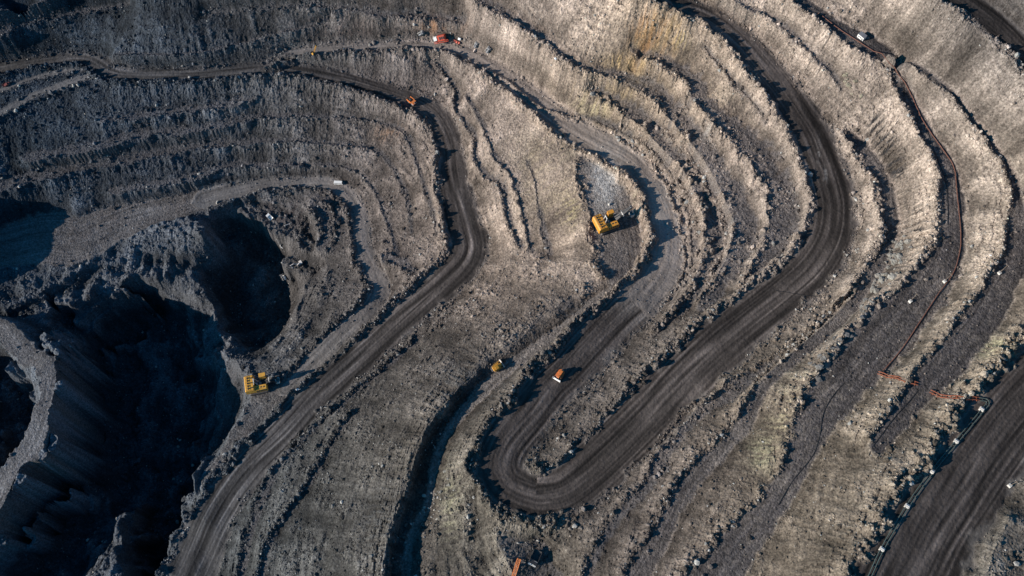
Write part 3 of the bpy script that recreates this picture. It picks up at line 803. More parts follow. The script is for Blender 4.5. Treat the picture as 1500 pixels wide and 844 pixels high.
def bar(bm, p, q, r, n=6, r2=None):
    p, q = Vector(p), Vector(q)
    d = (q - p).normalized()
    u = d.orthogonal().normalized(); v = d.cross(u)
    r2 = r if r2 is None else r2
    A = [bm.verts.new(p + (u * math.cos(t) + v * math.sin(t)) * r) for t in [2 * math.pi * (i + .5) / n for i in range(n)]]
    Bv = [bm.verts.new(q + (u * math.cos(t) + v * math.sin(t)) * r2) for t in [2 * math.pi * (i + .5) / n for i in range(n)]]
    bm.faces.new(A[::-1]); bm.faces.new(Bv)
    for i in range(n):
        bm.faces.new((A[i], A[(i + 1) % n], Bv[(i + 1) % n], Bv[i]))


def path_tube(bm, P, r, n=8):
    rings = []
    for i, p in enumerate(P):
        d = (P[min(i + 1, len(P) - 1)] - P[max(i - 1, 0)]).normalized()
        u = d.cross(Vector((0, 0, 1))).normalized(); v = u.cross(d)
        rings.append([bm.verts.new(p + (u * math.cos(2 * math.pi * k / n) + v * math.sin(2 * math.pi * k / n)) * r) for k in range(n)])
    for A, Bv in zip(rings, rings[1:]):
        for k in range(n):
            bm.faces.new((A[k], A[(k + 1) % n], Bv[(k + 1) % n], Bv[k]))
    bm.faces.new(rings[0][::-1]); bm.faces.new(rings[-1])


def part(name, fn, mat, parent, label=None):
    bm = bmesh.new(); fn(bm)
    bmesh.ops.recalc_face_normals(bm, faces=bm.faces[:])
    me = bpy.data.meshes.new(name); bm.to_mesh(me); bm.free()
    me.materials.append(MT[mat] if isinstance(mat, str) else mat)
    o = bpy.data.objects.new(name, me); COL.objects.link(o)
    o.parent = parent
    if label:
        o['label'] = label
    return o


def thing(name, label, cat, px, py, to=None, heading=None, group=None, lift=0.0, tilt=True, size=3.0):
    o = bpy.data.objects.new(name, None); COL.objects.link(o)
    p = on_ground(px, py)
    x, y = p.x, p.y
    if to is not None:
        qx, qy = unproj(to[0], to[1], p.z); ax, ay = unproj(px, py, p.z)
        heading = math.atan2(qy - ay, qx - ax)
    heading = heading or 0.0
    hs = [ground(x + dx * size, y + dy * size) for dx, dy in ((1, 0), (-1, 0), (0, 1), (0, -1), (0, 0), (.6, .6), (-.6, .6), (.6, -.6), (-.6, -.6))]
    z = sorted(hs)[6]
    M = Matrix.Rotation(heading, 4, 'Z')
    if tilt:
        n = Vector(((hs[1] - hs[0]) / (2 * size), (hs[3] - hs[2]) / (2 * size), 1)).normalized()
        q = Vector((0, 0, 1)).rotation_difference(n)
        M = q.to_matrix().to_4x4() @ M
        z = sum(hs) / len(hs) + .1
    M.translation = Vector((x, y, z + lift))
    o.matrix_world = M
    o['label'] = label; o['category'] = cat
    if group:
        o['group'] = group
    return o


def stadium(x0, x1, z0, z1, n=7):
    r = (z1 - z0) / 2; c = (z0 + z1) / 2
    return [(x1 - r + r * math.cos(t), c + r * math.sin(t)) for t in [-math.pi / 2 + math.pi * i / n for i in range(n + 1)]] + \
           [(x0 + r + r * math.cos(t), c + r * math.sin(t)) for t in [math.pi / 2 + math.pi * i / n for i in range(n + 1)]]


def crawler(root, L, yc, wd, h, mat='track'):
    """two tracks, each with its rollers' side frame"""
    for s in (-1, 1):
        def f(bm):
            prism(bm, stadium(-L / 2, L / 2, 0, h), s * yc - wd / 2, s * yc + wd / 2)
            n = int(L / .55)
            for i in range(n):
                x = -L / 2 + h / 2 + (L - h) * (i + .5) / n
                box(bm, x - .16, x + .16, s * yc - wd / 2 - .05, s * yc + wd / 2 + .05, h - .02, h + .09, 0)
        t = part('crawler_track', f, mat, root)
        part('track_frame', lambda bm: prism(bm, stadium(-L / 2 + .5, L / 2 - .5, h * .25, h * .75), s * yc - wd / 2 - .12, s * yc + wd / 2 + .12), 'dark', t)


def wheel(root, x, y, r, wd):
    def f(bm):
        a = [(r * math.cos(t), r * math.sin(t)) for t in [2 * math.pi * i / 16 for i in range(16)]]
        prism(bm, [(x + p, r + q) for p, q in a], y - wd / 2, y + wd / 2)
        bmesh.ops.bevel(bm, geom=[e for e in bm.edges if abs((e.verts[0].co - e.verts[1].co).y) < .01], offset=r * .12, segments=1, affect='EDGES')
    w_ = part('wheel', f, 'rubber', root)
    s = 1 if y > 0 else -1
    part('rim', lambda bm: bar(bm, (x, y + s * wd * .3, r), (x, y + s * (wd * .5 + .03), r), r * .5, 12), 'grey', w_)


def handrail(bm, pts, h=1.1, r=.05):
    P = [Vector(p) for p in pts]
    for a, b in zip(P, P[1:]):
        n = max(1, int((b - a).length / 1.6))
        for i in range(n + 1):
            q = a.lerp(b, i / n)
            bar(bm, q, q + Vector((0, 0, h)), r, 4)
        for k in (.55, 1):
            bar(bm, a + Vector((0, 0, h * k)), b + Vector((0, 0, h * k)), r, 4)


# ------------------------------------------------------------------ rope shovels
def shovel(label, px, py, to, col, boom_el, boom_len, dip, lift=0):
    r = thing('rope_shovel', label, 'mining shovel', px, py, to=to, size=5, lift=lift, tilt=False)
    r.scale = (1.12, 1.12, 1.12)
    crawler(r, 11.8, 4.3, 2.2, 2.1)
    part('undercarriage', lambda bm: (box(bm, -3.4, 3.4, -3.0, 3.0, .7, 1.9, .15), bar(bm, (0, 0, 1.8), (0, 0, 2.5), 2.7, 20)), 'dark', r)
    part('deck', lambda bm: box(bm, -6.2, 5.6, -4.9, 4.9, 2.45, 2.8, .05), 'dark', r)

    def rear(bm):
        prism(bm, [(-7.2, 2.8), (-1.6, 2.8), (-1.6, 6.9), (-2.2, 7.3), (-6.6, 7.3), (-7.2, 6.6)], -4.9, 4.9)
        for y in (-3.2, 0, 3.2):
            box(bm, -7.32, -7.18, y - 1.0, y + 1.0, 3.4, 6.0, .03)
    h = part('machinery_house', rear, col, r)

    for q in range(5):
        y = -3.4 + q * 1.72
        part('roof_vent', lambda bm: (box(bm, -5.6, -4.6, y - .42, y + .42, 7.3, 7.75, .08),), 'dark', h)
    for y in (-3.0, .1, 3.2):
        part('roof_hatch', lambda bm: box(bm, -3.6, -2.8, y - .35, y + .35, 7.3, 7.6, .06), 'dark', h)
    part('handrail', lambda bm: handrail(bm, [(-2.2, -4.7, 7.3), (-6.5, -4.7, 7.3), (-6.5, 4.7, 7.3), (-2.2, 4.7, 7.3)], 1.0), col, h)

    def side(bm):
        prism(bm, [(-1.6, 2.8), (5.6, 2.8), (5.6, 5.4), (5.1, 6.1), (-1.6, 6.1)], -4.9, -1.9)
    sh = part('side_house', side, col, r)
    part('louvre_panel', lambda bm: [box(bm, x, x + .9, -4.98, -4.88, 3.5, 5.4, .02) for x in (-1.0, .3, 1.6, 2.9, 4.2)], 'dark', sh)
    for x in (-.6, 1.6, 3.4):
        part('hatch', lambda bm: box(bm, x, x + .7, -3.7, -2.9, 6.1, 6.3, .04), 'dark', sh)

    def cab(bm):
        box(bm, 1.6, 5.4, 2.4, 4.8, 2.8, 5.4, .1)
        prism(bm, [(2.0, 5.4), (5.2, 5.4), (5.5, 7.7), (2.0, 7.7)], 2.5, 4.7)
        box(bm, 1.8, 5.7, 2.35, 4.85, 7.7, 7.95, .06)
    c = part('cab', cab, col, r)
    part('window', lambda bm: (prism(bm, [(5.27, 5.8), (5.33, 5.8), (5.55, 7.5), (5.5, 7.5)], 2.7, 4.5), box(bm, 2.5, 4.9, 4.68, 4.74, 5.9, 7.4, 0)), 'glass', c)
    part('winch', lambda bm: (bar(bm, (-.4, -1.3, 3.7), (-.4, 1.8, 3.7), .9, 14), box(bm, .8, 2.2, -1.3, .9, 2.8, 4.2, .1)), 'grey', r)

    def gantry(bm):
        for s in (-1.3, 1.3):
            bar(bm, (1.2, s, 2.8), (-1.0, s * .8, 10.4), .22, 6)
            bar(bm, (-1.8, s, 7.0), (-1.0, s * .8, 10.4), .2, 6)
        bar(bm, (-1.0, -1.3, 10.4), (-1.0, 1.3, 10.4), .3, 8)
    part('gantry', gantry, 'pale', r)
    ca, sa = math.cos(boom_el), math.sin(boom_el)
    f0 = Vector((4.6, 0, 3.4)); tip = f0 + Vector((ca, 0, sa)) * boom_len

    def boom(bm):
        nrm = Vector((-sa, 0, ca))
        secs = [(0, 1.5, .6), (.45, 1.3, 1.3), (1, .7, .6)]
        rings = []
        for t, wy, hz in secs:
            p = f0.lerp(tip, t)
            rings.append([bm.verts.new(p + Vector((0, sy * wy, 0)) + nrm * (sz * hz * .5)) for sy, sz in ((-1, -1), (1, -1), (1, 1), (-1, 1))])
        for A, Bv in zip(rings, rings[1:]):
            for k in range(4):
                bm.faces.new((A[k], A[(k + 1) % 4], Bv[(k + 1) % 4], Bv[k]))
        bm.faces.new(rings[0]); bm.faces.new(rings[-1])
    bo = part('boom', boom, 'dark', r)
    part('sheave', lambda bm: [bar(bm, tip + Vector((0, s - .12, .2)), tip + Vector((0, s + .12, .2)), .95, 16) for s in (-.5, .5)], 'grey', bo)
    mid = f0.lerp(tip, .5)
    part('shipper_shaft', lambda bm: bar(bm, mid + Vector((0, -1.9, .3)), mid + Vector((0, 1.9, .3)), .5, 12), 'pale', bo)
    dp = Vector(dip)
    d = (dp - mid).normalized()
    part('dipper_handle', lambda bm: [bar(bm, mid - d * 3.0 + Vector((0, s, .4)), dp + Vector((0, s * .8, .4)), .28, 4) for s in (-1.55, 1.55)], 'dark', r)

    def bucket(bm):
        x, y, z = dp
        prism(bm, [(x - .9, z - 1.3), (x + .9, z - 1.5), (x + 1.5, z + .9), (x - 1.1, z + 1.1)], -1.6, -1.35)
        prism(bm, [(x - .9, z - 1.3), (x + .9, z - 1.5), (x + 1.5, z + .9), (x - 1.1, z + 1.1)], 1.35, 1.6)
        prism(bm, [(x - .9, z - 1.3), (x + .9, z - 1.5), (x + .9, z - 1.25), (x - .8, z - 1.05)], -1.35, 1.35)
        prism(bm, [(x - 1.1, z + 1.1), (x - .85, z + 1.1), (x - .65, z - 1.3), (x - .9, z - 1.3)], -1.35, 1.35)
        prism(bm, [(x + .7, z - 1.5), (x + .95, z - 1.5), (x + 1.5, z + .9), (x + 1.25, z + .9)], -1.35, 1.35)
    b = part('bucket', bucket, 'pale', r)
    part('teeth', lambda bm: [prism(bm, [(dp.x + 1.1, dp.z + .85), (dp.x + 1.6, dp.z + .85), (dp.x + 1.65, dp.z + 1.6)], y - .13, y + .13) for y in (-1.3, -.65, 0, .65, 1.3)], 'grey', b)
    g0 = Vector((-1.0, 0, 10.4))
    part('suspension_rope', lambda bm: [bar(bm, g0 + Vector((0, s, 0)), tip + Vector((0, s * .5, .3)), .07, 4) for s in (-1, 1)], 'cable', r)
    part('hoist_rope', lambda bm: [bar(bm, tip + Vector((.7, s, .2)), dp + Vector((.3, s * 1.4, 1.3)), .07, 4) for s in (-.5, .5)], 'cable', r)
    return r


shovel('amber rope shovel with its dark boom swung out over the narrow bench at the centre', 888, 331, (946, 309), 'amber', R(38), 13.0, (16.2, 0, 2.6))
shovel('yellow rope shovel with open roof parked at the rim of the black pit', 380, 566, (428, 556), 'yellow', R(52), 10.0, (11.6, 0, 2.4))


# ------------------------------------------------------------------ haul trucks
def haul_truck(label, px, py, to, body, cabm, bed, load=True, s=1.0):
    r = thing('haul_truck', label, 'dump truck', px, py, to=to, size=3)
    r.scale = (s, s, s)
    part('chassis', lambda bm: (box(bm, -3.6, 3.9, -.9, .9, 1.0, 1.7, .08), box(bm, 3.6, 4.3, -2.1, 2.1, .9, 1.6, .08)), 'dark', r)
    part('hood', lambda bm: prism(bm, [(2.2, 1.7), (4.2, 1.7), (4.2, 2.9), (2.2, 3.1)], -1.5, 1.5), body, r)
    c = part('cab', lambda bm: prism(bm, [(1.6, 2.4), (3.7, 2.4), (3.6, 4.2), (1.6, 4.3)], .2, 2.1), cabm, r)
    part('window', lambda bm: (prism(bm, [(3.72, 3.1), (3.77, 3.1), (3.7, 4.0), (3.66, 4.0)], .4, 1.9), box(bm, 2.0, 3.3, 2.08, 2.13, 3.1, 4.0, 0)), 'glass', c)
    part('bumper_deck', lambda bm: (box(bm, 1.5, 4.35, -2.2, 2.2, 2.3, 2.42, .02),), cabm, r)
    part('handrail', lambda bm: handrail(bm, [(4.2, -2.1, 2.4), (4.2, 2.1, 2.4)], 1.0, .05), cabm, r)

    def tray(bm):
        prism(bm, [(-4.6, 2.9), (-4.2, 2.5), (-3.2, 1.9), (1.2, 2.2), (1.35, 3.9), (3.6, 4.5), (3.6, 4.65), (1.15, 4.2), (1.0, 2.45), (-3.2, 2.15), (-4.55, 3.1)], -2.3, 2.3)
        for sd in (-1, 1):
            prism(bm, [(-4.6, 2.9), (-3.2, 2.0), (1.2, 2.2), (1.3, 4.4), (-4.0, 3.9)], sd * 2.3 - .1, sd * 2.3 + .1)
            for x in (-3.2, -2.0, -.8, .4):
                box(bm, x - .1, x + .1, sd * 2.45 - .1, sd * 2.45 + .1, 2.2, 4.0, 0)
    t = part('dump_bed', tray, bed, r)
    if load:
        def heap(bm):
            n = 7
            for i in range(n):
                for j in range(n):
                    pass
            g = [[bm.verts.new((-3.6 + 4.4 * i / (n - 1), -2.1 + 4.2 * j / (n - 1),
                               3.0 + 1.3 * math.sin(math.pi * i / (n - 1)) * math.sin(math.pi * j / (n - 1)) + random.uniform(-.12, .12))) for j in range(n)] for i in range(n)]
            for i in range(n - 1):
                for j in range(n - 1):
                    bm.faces.new((g[i][j], g[i + 1][j], g[i + 1][j + 1], g[i][j + 1]))
        part('load', heap, 'coal', t)
    for x, ys in ((2.7, (-1.75, 1.75)), (-1.9, (-1.95, 1.95)), (-1.9, (-1.2, 1.2))):
        for y in ys:
            wheel(r, x, y, 1.15, .72)
    return r


haul_truck('orange haul truck with a dark load on the dark road below the upper fork', 603, 151, (618, 164), 'orange', 'pale', 'orange', True, .80)
haul_truck('dark haul truck with a white cab and yellow tailgate at the bottom edge', 783, 818, (776, 834), 'white', 'white', 'dark', False, 1.0)
haul_truck('dusty white truck standing on the shaded floor below the lower road', 417, 401, (438, 402), 'white', 'white', 'grey', True, .85)
haul_truck('small orange truck with a white bed on the dark loading ground', 396, 319, (384, 308), 'orange', 'orange', 'white', False, .62)


# ------------------------------------------------------------------ dozers
def dozer(label, px, py, to, col, blade_col, s=1.0):
    r = thing('bulldozer', label, 'bulldozer', px, py, to=to, size=2.5)
    r.scale = (s, s, s)
    crawler(r, 4.6, 1.25, .62, 1.25)
    part('hull', lambda bm: box(bm, -2.2, 2.0, -.9, .9, .55, 1.4, .08), 'dark', r)
    h = part('hood', lambda bm: prism(bm, [(.2, 1.3), (2.4, 1.2), (2.4, 2.2), (2.2, 2.4), (.2, 2.5)], -.72, .72), col, r)
    part('grille', lambda bm: box(bm, 2.4, 2.46, -.6, .6, 1.3, 2.1, 0), 'dark', h)
    part('exhaust', lambda bm: bar(bm, (1.4, .3, 2.4), (1.4, .3, 3.2), .09, 8), 'dark', h)
    c = part('cab', lambda bm: (prism(bm, [(-1.3, 1.4), (.2, 1.4), (.1, 3.1), (-1.2, 3.1)], -.8, .8), box(bm, -1.4, .3, -.95, .95, 3.1, 3.25, .04)), col, r)
    part('window', lambda bm: (box(bm, -1.0, 0, .79, .84, 2.1, 2.95, 0), box(bm, -1.0, 0, -.84, -.79, 2.1, 2.95, 0), box(bm, .13, .2, -.65, .65, 2.55, 3.0, 0)), 'glass', c)
    part('fuel_tank', lambda bm: box(bm, -2.4, -1.35, -1.0, 1.0, 1.4, 2.3, .1), col, r)

    def fender(bm):
        for sd in (-1, 1):
            box(bm, -2.1, 1.6, sd * 1.25 - .35, sd * 1.25 + .35, 1.32, 1.45, .02)
    part('fender', fender, col, r)

    def blade(bm):
        prof = [(3.25, .1), (3.0, .5), (2.92, 1.0), (3.0, 1.45), (3.18, 1.75), (3.02, 1.75), (2.82, 1.4), (2.74, 1.0), (2.84, .45), (3.1, .1)]
        prism(bm, prof, -2.15, 2.15)
        for sd in (-1, 1):
            box(bm, 2.75, 3.45, sd * 2.15 - .05, sd * 2.15 + .05, .1, 1.75, .02)
    part('blade', blade, blade_col, r)
    for sd in (-1, 1):
        part('push_arm', lambda bm: box(bm, -.6, 2.9, sd * 1.75 - .12, sd * 1.75 + .12, .5, .8, .03), col, r)
    part('ripper', lambda bm: (box(bm, -3.1, -2.3, -.7, .7, .9, 1.2, .05), prism(bm, [(-3.2, 1.2), (-2.9, 1.2), (-2.7, .1), (-2.85, .1)], -.12, .12)), 'grey', r)
    return r


dozer('yellow bulldozer with a pale raised blade working on the narrow grey track', 727, 538, (740, 529), 'yellow', 'pale', 1.3)
dozer('orange bulldozer with a cream blade coming down the dark ramp above the hairpin', 820, 550, (812, 562), 'orange', 'white', 1.2)

# ------------------------------------------------------------------ red drill rig and the gear around it
r = thing('drill_rig', 'red drill rig with a white cab parked beside the upper road under a rocky face', 'drill rig', 646, 59, to=(630, 61), size=4)
crawler(r, 7.0, 2.2, .9, 1.3)
part('deck', lambda bm: box(bm, -4.6, 4.4, -2.7, 2.7, 1.3, 1.7, .05), 'dark', r)
h = part('machinery_house', lambda bm: prism(bm, [(-4.4, 1.7), (1.4, 1.7), (1.4, 4.1), (1.0, 4.5), (-4.0, 4.5), (-4.4, 4.0)], -2.6, 1.2), 'red', r)
for x in (-3.6, -2.2, -.8):
    part('roof_vent', lambda bm: box(bm, x, x + .8, -1.6, .4, 4.5, 4.8, .05), 'dark', h)
c = part('cab', lambda bm: prism(bm, [(2.0, 1.7), (4.6, 1.7), (4.8, 3.2), (4.5, 4.3), (2.0, 4.3)], -2.2, .6), 'white', r)
part('window', lambda bm: prism(bm, [(4.66, 2.0), (4.72, 2.0), (4.9, 3.2), (4.62, 4.1), (4.56, 4.1), (4.83, 3.2)], -1.9, .3), 'glass', c)


def mast(bm):
    for y in (1.4, 2.5):
        for z in (4.3, 5.3):
            bar(bm, (-6.5, y, z), (4.6, y, z), .13, 4)
    for i in range(12):
        x = -6.5 + i * .92
        bar(bm, (x, 1.4, 4.3), (x + .92, 1.4, 5.3), .07, 4); bar(bm, (x, 2.5, 5.3), (x + .92, 2.5, 4.3), .07, 4)
        bar(bm, (x, 1.4, 5.3), (x, 2.5, 5.3), .07, 4)
part('mast', mast, 'red', r)
for x in (-3.6, 2.6):
    for y in (1.5, 2.4):
        part('mast_support', lambda bm: bar(bm, (x, y, 1.7), (x, y, 4.3), .15, 6), 'red', r)
part('compressor', lambda bm: (bar(bm, (-2.8, 1.9, 2.4), (0.5, 1.9, 2.4), .6, 12), box(bm, .8, 1.6, 1.4, 2.5, 1.7, 2.9, .06)), 'orange', r)
part('handrail', lambda bm: handrail(bm, [(4.3, -2.6, 1.7), (4.3, 2.6, 1.7), (-4.5, 2.6, 1.7)], 1.0), 'white', r)


def pickup(label, px, py, to, body, s=1.0):
    r = thing('pickup_truck', label, 'pickup truck', px, py, to=to, size=2)
    r.scale = (s, s, s)
    part('body', lambda bm: (box(bm, -2.7, 2.6, -.95, .95, .5, 1.15, .1), box(bm, -2.7, -2.6, -.95, .95, 1.1, 1.5, 0), box(bm, -2.7, -.4, -.95, -.87, 1.1, 1.5, 0), box(bm, -2.7, -.4, .87, .95, 1.1, 1.5, 0)), body, r)
    c = part('cab', lambda bm: prism(bm, [(-.4, 1.1), (1.5, 1.1), (.9, 1.9), (-.3, 1.95)], -.85, .85), body, r)
    part('window', lambda bm: (prism(bm, [(1.5, 1.14), (1.54, 1.14), (.94, 1.86), (.9, 1.86)], -.75, .75), box(bm, -.2, .8, .84, .88, 1.25, 1.75, 0), box(bm, -.2, .8, -.88, -.84, 1.25, 1.75, 0)), 'glass', c)
    for x in (-1.7, 1.7):
        for y in (-.85, .85):
            wheel(r, x, y, .42, .28)
    return r


pickup('red pickup truck at the edge of the pale side track on the far left', 10.5, 125, (16, 123), 'maroon', 1.0)
pickup('small red service truck parked behind the red drill rig', 670, 63, (676, 66), 'red', .95)


def cabin(name, label, cat, px, py, to, L, W, Hh, wall, roof):
    r = thing(name, label, cat, px, py, to=to, size=2.5)
    part('skid', lambda bm: [box(bm, -L / 2 - .3, L / 2 + .3, y - .12, y + .12, 0, .3, .03) for y in (-W * .35, W * .35)], 'dark', r)
    b = part('wall', lambda bm: box(bm, -L / 2, L / 2, -W / 2, W / 2, .3, Hh, .04), wall, r)
    part('roof', lambda bm: prism(bm, [(-L / 2 - .12, Hh + .003), (L / 2 + .12, Hh + .003), (L / 2 + .12, Hh + .1), (0, Hh + .25), (-L / 2 - .12, Hh + .1)], -W / 2 - .12, W / 2 + .12), roof, r)
    part('door', lambda bm: box(bm, L * .22, L * .22 + .9, -W / 2 - .04, -W / 2 + .02, .35, 2.3, .02), 'grey', r)
    part('window', lambda bm: (box(bm, -L * .35, -L * .35 + 1.0, -W / 2 - .03, -W / 2 + .02, 1.3, 2.1, 0), box(bm, -L * .05, -L * .05 + .9, -W / 2 - .03, -W / 2 + .02, 1.3, 2.1, 0)), 'glass', r)
    return r


cabin('site_cabin', 'white flat roofed site cabin beside the rusty pipe at the top right', 'cabin', 1261, 56.5, (1268, 62), 4.6, 3.0, 3.1, 'white', 'grey')
cabin('equipment_box', 'small white equipment box standing alone behind the red drill rig', 'equipment box', 674.5, 56.5, (679, 58), 1.8, 1.4, 2.0, 'white', 'white')

r = thing('minibus', 'cream white minibus at the bend of the grey lower road', 'bus', 496.5, 269.5, to=(503, 270), size=2.5)
b = part('body', lambda bm: prism(bm, [(-3.2, .5), (3.2, .5), (3.3, 1.4), (2.9, 2.6), (-3.1, 2.7), (-3.25, 2.5)], -1.1, 1.1), 'white', r)
part('window', lambda bm: [box(bm, x, x + .85, sy * 1.1 - .03, sy * 1.1 + .03, 1.5, 2.25, 0) for x in (-2.8, -1.7, -.6, .5, 1.6) for sy in (-1, 1)], 'glass', b)
part('windscreen', lambda bm: prism(bm, [(3.32, 1.45), (3.36, 1.45), (2.98, 2.5), (2.94, 2.5)], -.95, .95), 'glass', b)
for x in (-2.1, 2.1):
    for y in (-1.0, 1.0):
        wheel(r, x, y, .48, .3)


def skid(label, px, py, to, s=1.0, v=0):
    r = thing('steel_skid', label, 'equipment skid', px, py, to=to, group='steel equipment skids by the upper road', size=2)
    r.scale = (s, s, s)
    part('frame', lambda bm: ([box(bm, -2.6, 2.6, y - .15, y + .15, 0, .35, .03) for y in (-1.3, 1.3)], [box(bm, x - .12, x + .12, -1.3, 1.3, .1, .4, .03) for x in (-2.3, -.8, .8, 2.3)]), 'grey', r)
    part('tank', lambda bm: (bar(bm, (-1.9, -.4, 1.2), (.6, -.4, 1.2), .75, 14), box(bm, .9, 2.2, -.9, .9, .4, 1.6 + .3 * v, .08)), 'grey', r)
    part('rail', lambda bm: handrail(bm, [(-2.5, 1.25, .35), (2.5, 1.25, .35), (2.5, -1.25, .35)], 1.1, .06), 'pale', r)
    return r


skid('grey steel skid with a tank nearest the small red truck, right of the drill rig', 698, 66, (704, 62), 1.0)
skid('dark steel skid at the foot of the bank where the upper road narrows', 716, 74, (724, 70), 1.15, 1)
skid('dark steel skid against the rock left of the red drill rig', 617, 50, (624, 47), 1.0, 1)

# yellow drill mast on the pale road
r = thing('mast_rig', 'slim yellow mast rig standing upright on the pale upper road', 'drill rig', 458.5, 78.5, heading=1.0, size=1.5)
part('base', lambda bm: (box(bm, -1.2, 1.2, -.9, .9, .1, .9, .08), box(bm, -1.1, .1, -.6, .6, .9, 1.7, .06)), 'yellow', r)
part('crawler_track', lambda bm: [prism(bm, stadium(-1.5, 1.5, 0, .6), y - .25, y + .25) for y in (-1.0, 1.0)], 'track', r)


def ymast(bm):
    for x, y in ((.5, -.35), (.5, .35), (1.0, -.35), (1.0, .35)):
        bar(bm, (x, y, .5), (x, y, 8.6), .08, 4)
    for i in range(9):
        z = .5 + i * .9
        bar(bm, (.5, -.35, z), (.5, .35, z + .9), .05, 4); bar(bm, (1.0, .35, z), (1.0, -.35, z + .9), .05, 4)
        bar(bm, (.5, -.35, z), (1.0, -.35, z + .9), .05, 4)
    box(bm, .4, 1.1, -.45, .45, 8.5, 8.9, .05)
part('mast', ymast, 'yellow', r)


# ------------------------------------------------------------------ small excavator in the basin and the bits around it
r = thing('excavator', 'dusty excavator in the shaded corner of the basin below the lower road', 'excavator', 439, 388, to=(424, 396), size=3)
crawler(r, 4.6, 1.3, .7, 1.0)
part('deck', lambda bm: (bar(bm, (0, 0, .9), (0, 0, 1.3), 1.0, 14), box(bm, -2.6, 1.6, -1.5, 1.5, 1.3, 1.6, .05)), 'dark', r)
part('engine_house', lambda bm: box(bm, -2.7, -.6, -1.5, 1.5, 1.6, 2.7, .15), 'pale', r)
c = part('cab', lambda bm: prism(bm, [(-.4, 1.6), (1.6, 1.6), (1.7, 2.4), (1.3, 3.3), (-.4, 3.3)], .4, 1.5), 'pale', r)
part('window', lambda bm: box(bm, -.1, 1.2, 1.48, 1.53, 2.2, 3.1, 0), 'glass', c)
part('boom', lambda bm: prism(bm, [(.8, 1.6), (1.4, 1.6), (3.4, 4.4), (5.8, 4.6), (5.8, 4.95), (3.2, 5.0)], -.4, .1), 'pale', r)
part('stick', lambda bm: prism(bm, [(5.5, 5.2), (6.1, 4.9), (5.6, 1.9), (5.3, 1.9)], -.35, .05), 'pale', r)
part('bucket', lambda bm: prism(bm, [(5.3, 2.0), (5.8, 1.8), (5.9, .9), (5.2, .4), (4.5, .6), (4.6, .9), (5.1, .9)], -.8, .5), 'grey', r)

o = thing('bent_pipe', 'white bent pipe lying on the dark ground beside the basin', 'pipe', 412, 362, to=(420, 356), size=1.5)
part('pipe', lambda bm: path_tube(bm, [Vector(p) for p in ((4.6, 0, .7), (2.4, 0, .6), (.3, 0, .5), (0, -.3, .5), (-.4, -2.2, .4))], .32), 'white', o)
part('flange', lambda bm: (bar(bm, (4.5, 0, .7), (4.75, 0, .7), .5, 10), bar(bm, (-.38, -2.1, .4), (-.42, -2.35, .4), .5, 10)), 'grey', o)
o = thing('steel_trestle', 'grey steel trestle frame on the dark loading ground', 'trestle', 421, 331, to=(428, 328), size=1.5)
for x in (-2.0, 2.0):
    part('leg', lambda bm: (bar(bm, (x, -1.0, 0), (x, 0, 2.2), .17, 6), bar(bm, (x, 1.0, 0), (x, 0, 2.2), .17, 6)), 'pale', o)
part('beam', lambda bm: box(bm, -2.4, 2.4, -.2, .2, 2.15, 2.5, .03), 'pale', o)
o = thing('light_mast', 'pale light mast on a small trailer by the lower road junction', 'light tower', 434.5, 570, heading=.4, size=1.2)
part('trailer', lambda bm: (box(bm, -1.0, 1.0, -.6, .6, .4, 1.3, .08), bar(bm, (1.0, 0, .5), (2.1, 0, .4), .07, 6)), 'white', o)
part('pole', lambda bm: bar(bm, (0, 0, 1.3), (0, 0, 5.2), .09, 6), 'grey', o)
part('lamp_head', lambda bm: [box(bm, x - .28, x + .28, -.15, .1, 5.1, 5.5, .03) for x in (-.5, .5)], 'white', o)
for y in (-.65, .65):
    wheel(o, 0, y, .35, .2)

# ------------------------------------------------------------------ lattice crane boom at the bottom edge
pb = on_ground(744, 872); pt = Vector((*unproj(760.5, 819, pb.z + 11), pb.z + 11))
r = bpy.data.objects.new('lattice_crane', None); COL.objects.link(r)
r.location = pb; r['label'] = 'orange lattice boom of a crawler crane reaching up from the bottom edge'; r['category'] = 'crane'
dv = (pt - pb); hd = math.atan2(dv.y, dv.x); r.rotation_euler = (0, 0, hd)
Lh = math.hypot(dv.x, dv.y); rise = dv.z
crawler(r, 5.5, 1.8, .8, 1.1)
part('house', lambda bm: (box(bm, -4.2, 1.2, -1.8, 1.8, 1.4, 3.6, .1), bar(bm, (0, 0, 1.0), (0, 0, 1.5), 1.3, 14)), 'orange', r)


def lboom(bm):
    a, b = Vector((1.0, 0, 2.0)), Vector((Lh, 0, rise))
    d = (b - a).normalized(); up = Vector((0, 1, 0)).cross(d) * -1; sd = Vector((0, 1, 0))
    n = 12
    def c(t, i, j):
        k = .95 if t > .05 else .5
        return a.lerp(b, t) + sd * i * k + up * j * k
    for i in (-1, 1):
        for j in (-1, 1):
            bar(bm, c(.06, i, j), c(1, i, j), .16, 4)
    for q in range(n):
        t0, t1 = .06 + .94 * q / n, .06 + .94 * (q + 1) / n
        for s in (-1, 1):
            bar(bm, c(t0, -1, s), c(t1, 1, s), .09, 4)
            bar(bm, c(t0, s, -1), c(t1, s, 1), .09, 4)
            bar(bm, c(t1, -1, s), c(t1, 1, s), .09, 4)
part('lattice_boom', lboom, 'orange', r)
part('boom_head', lambda bm: bar(bm, (Lh, -1.1, rise), (Lh, 1.1, rise), .5, 12), 'orange', r)


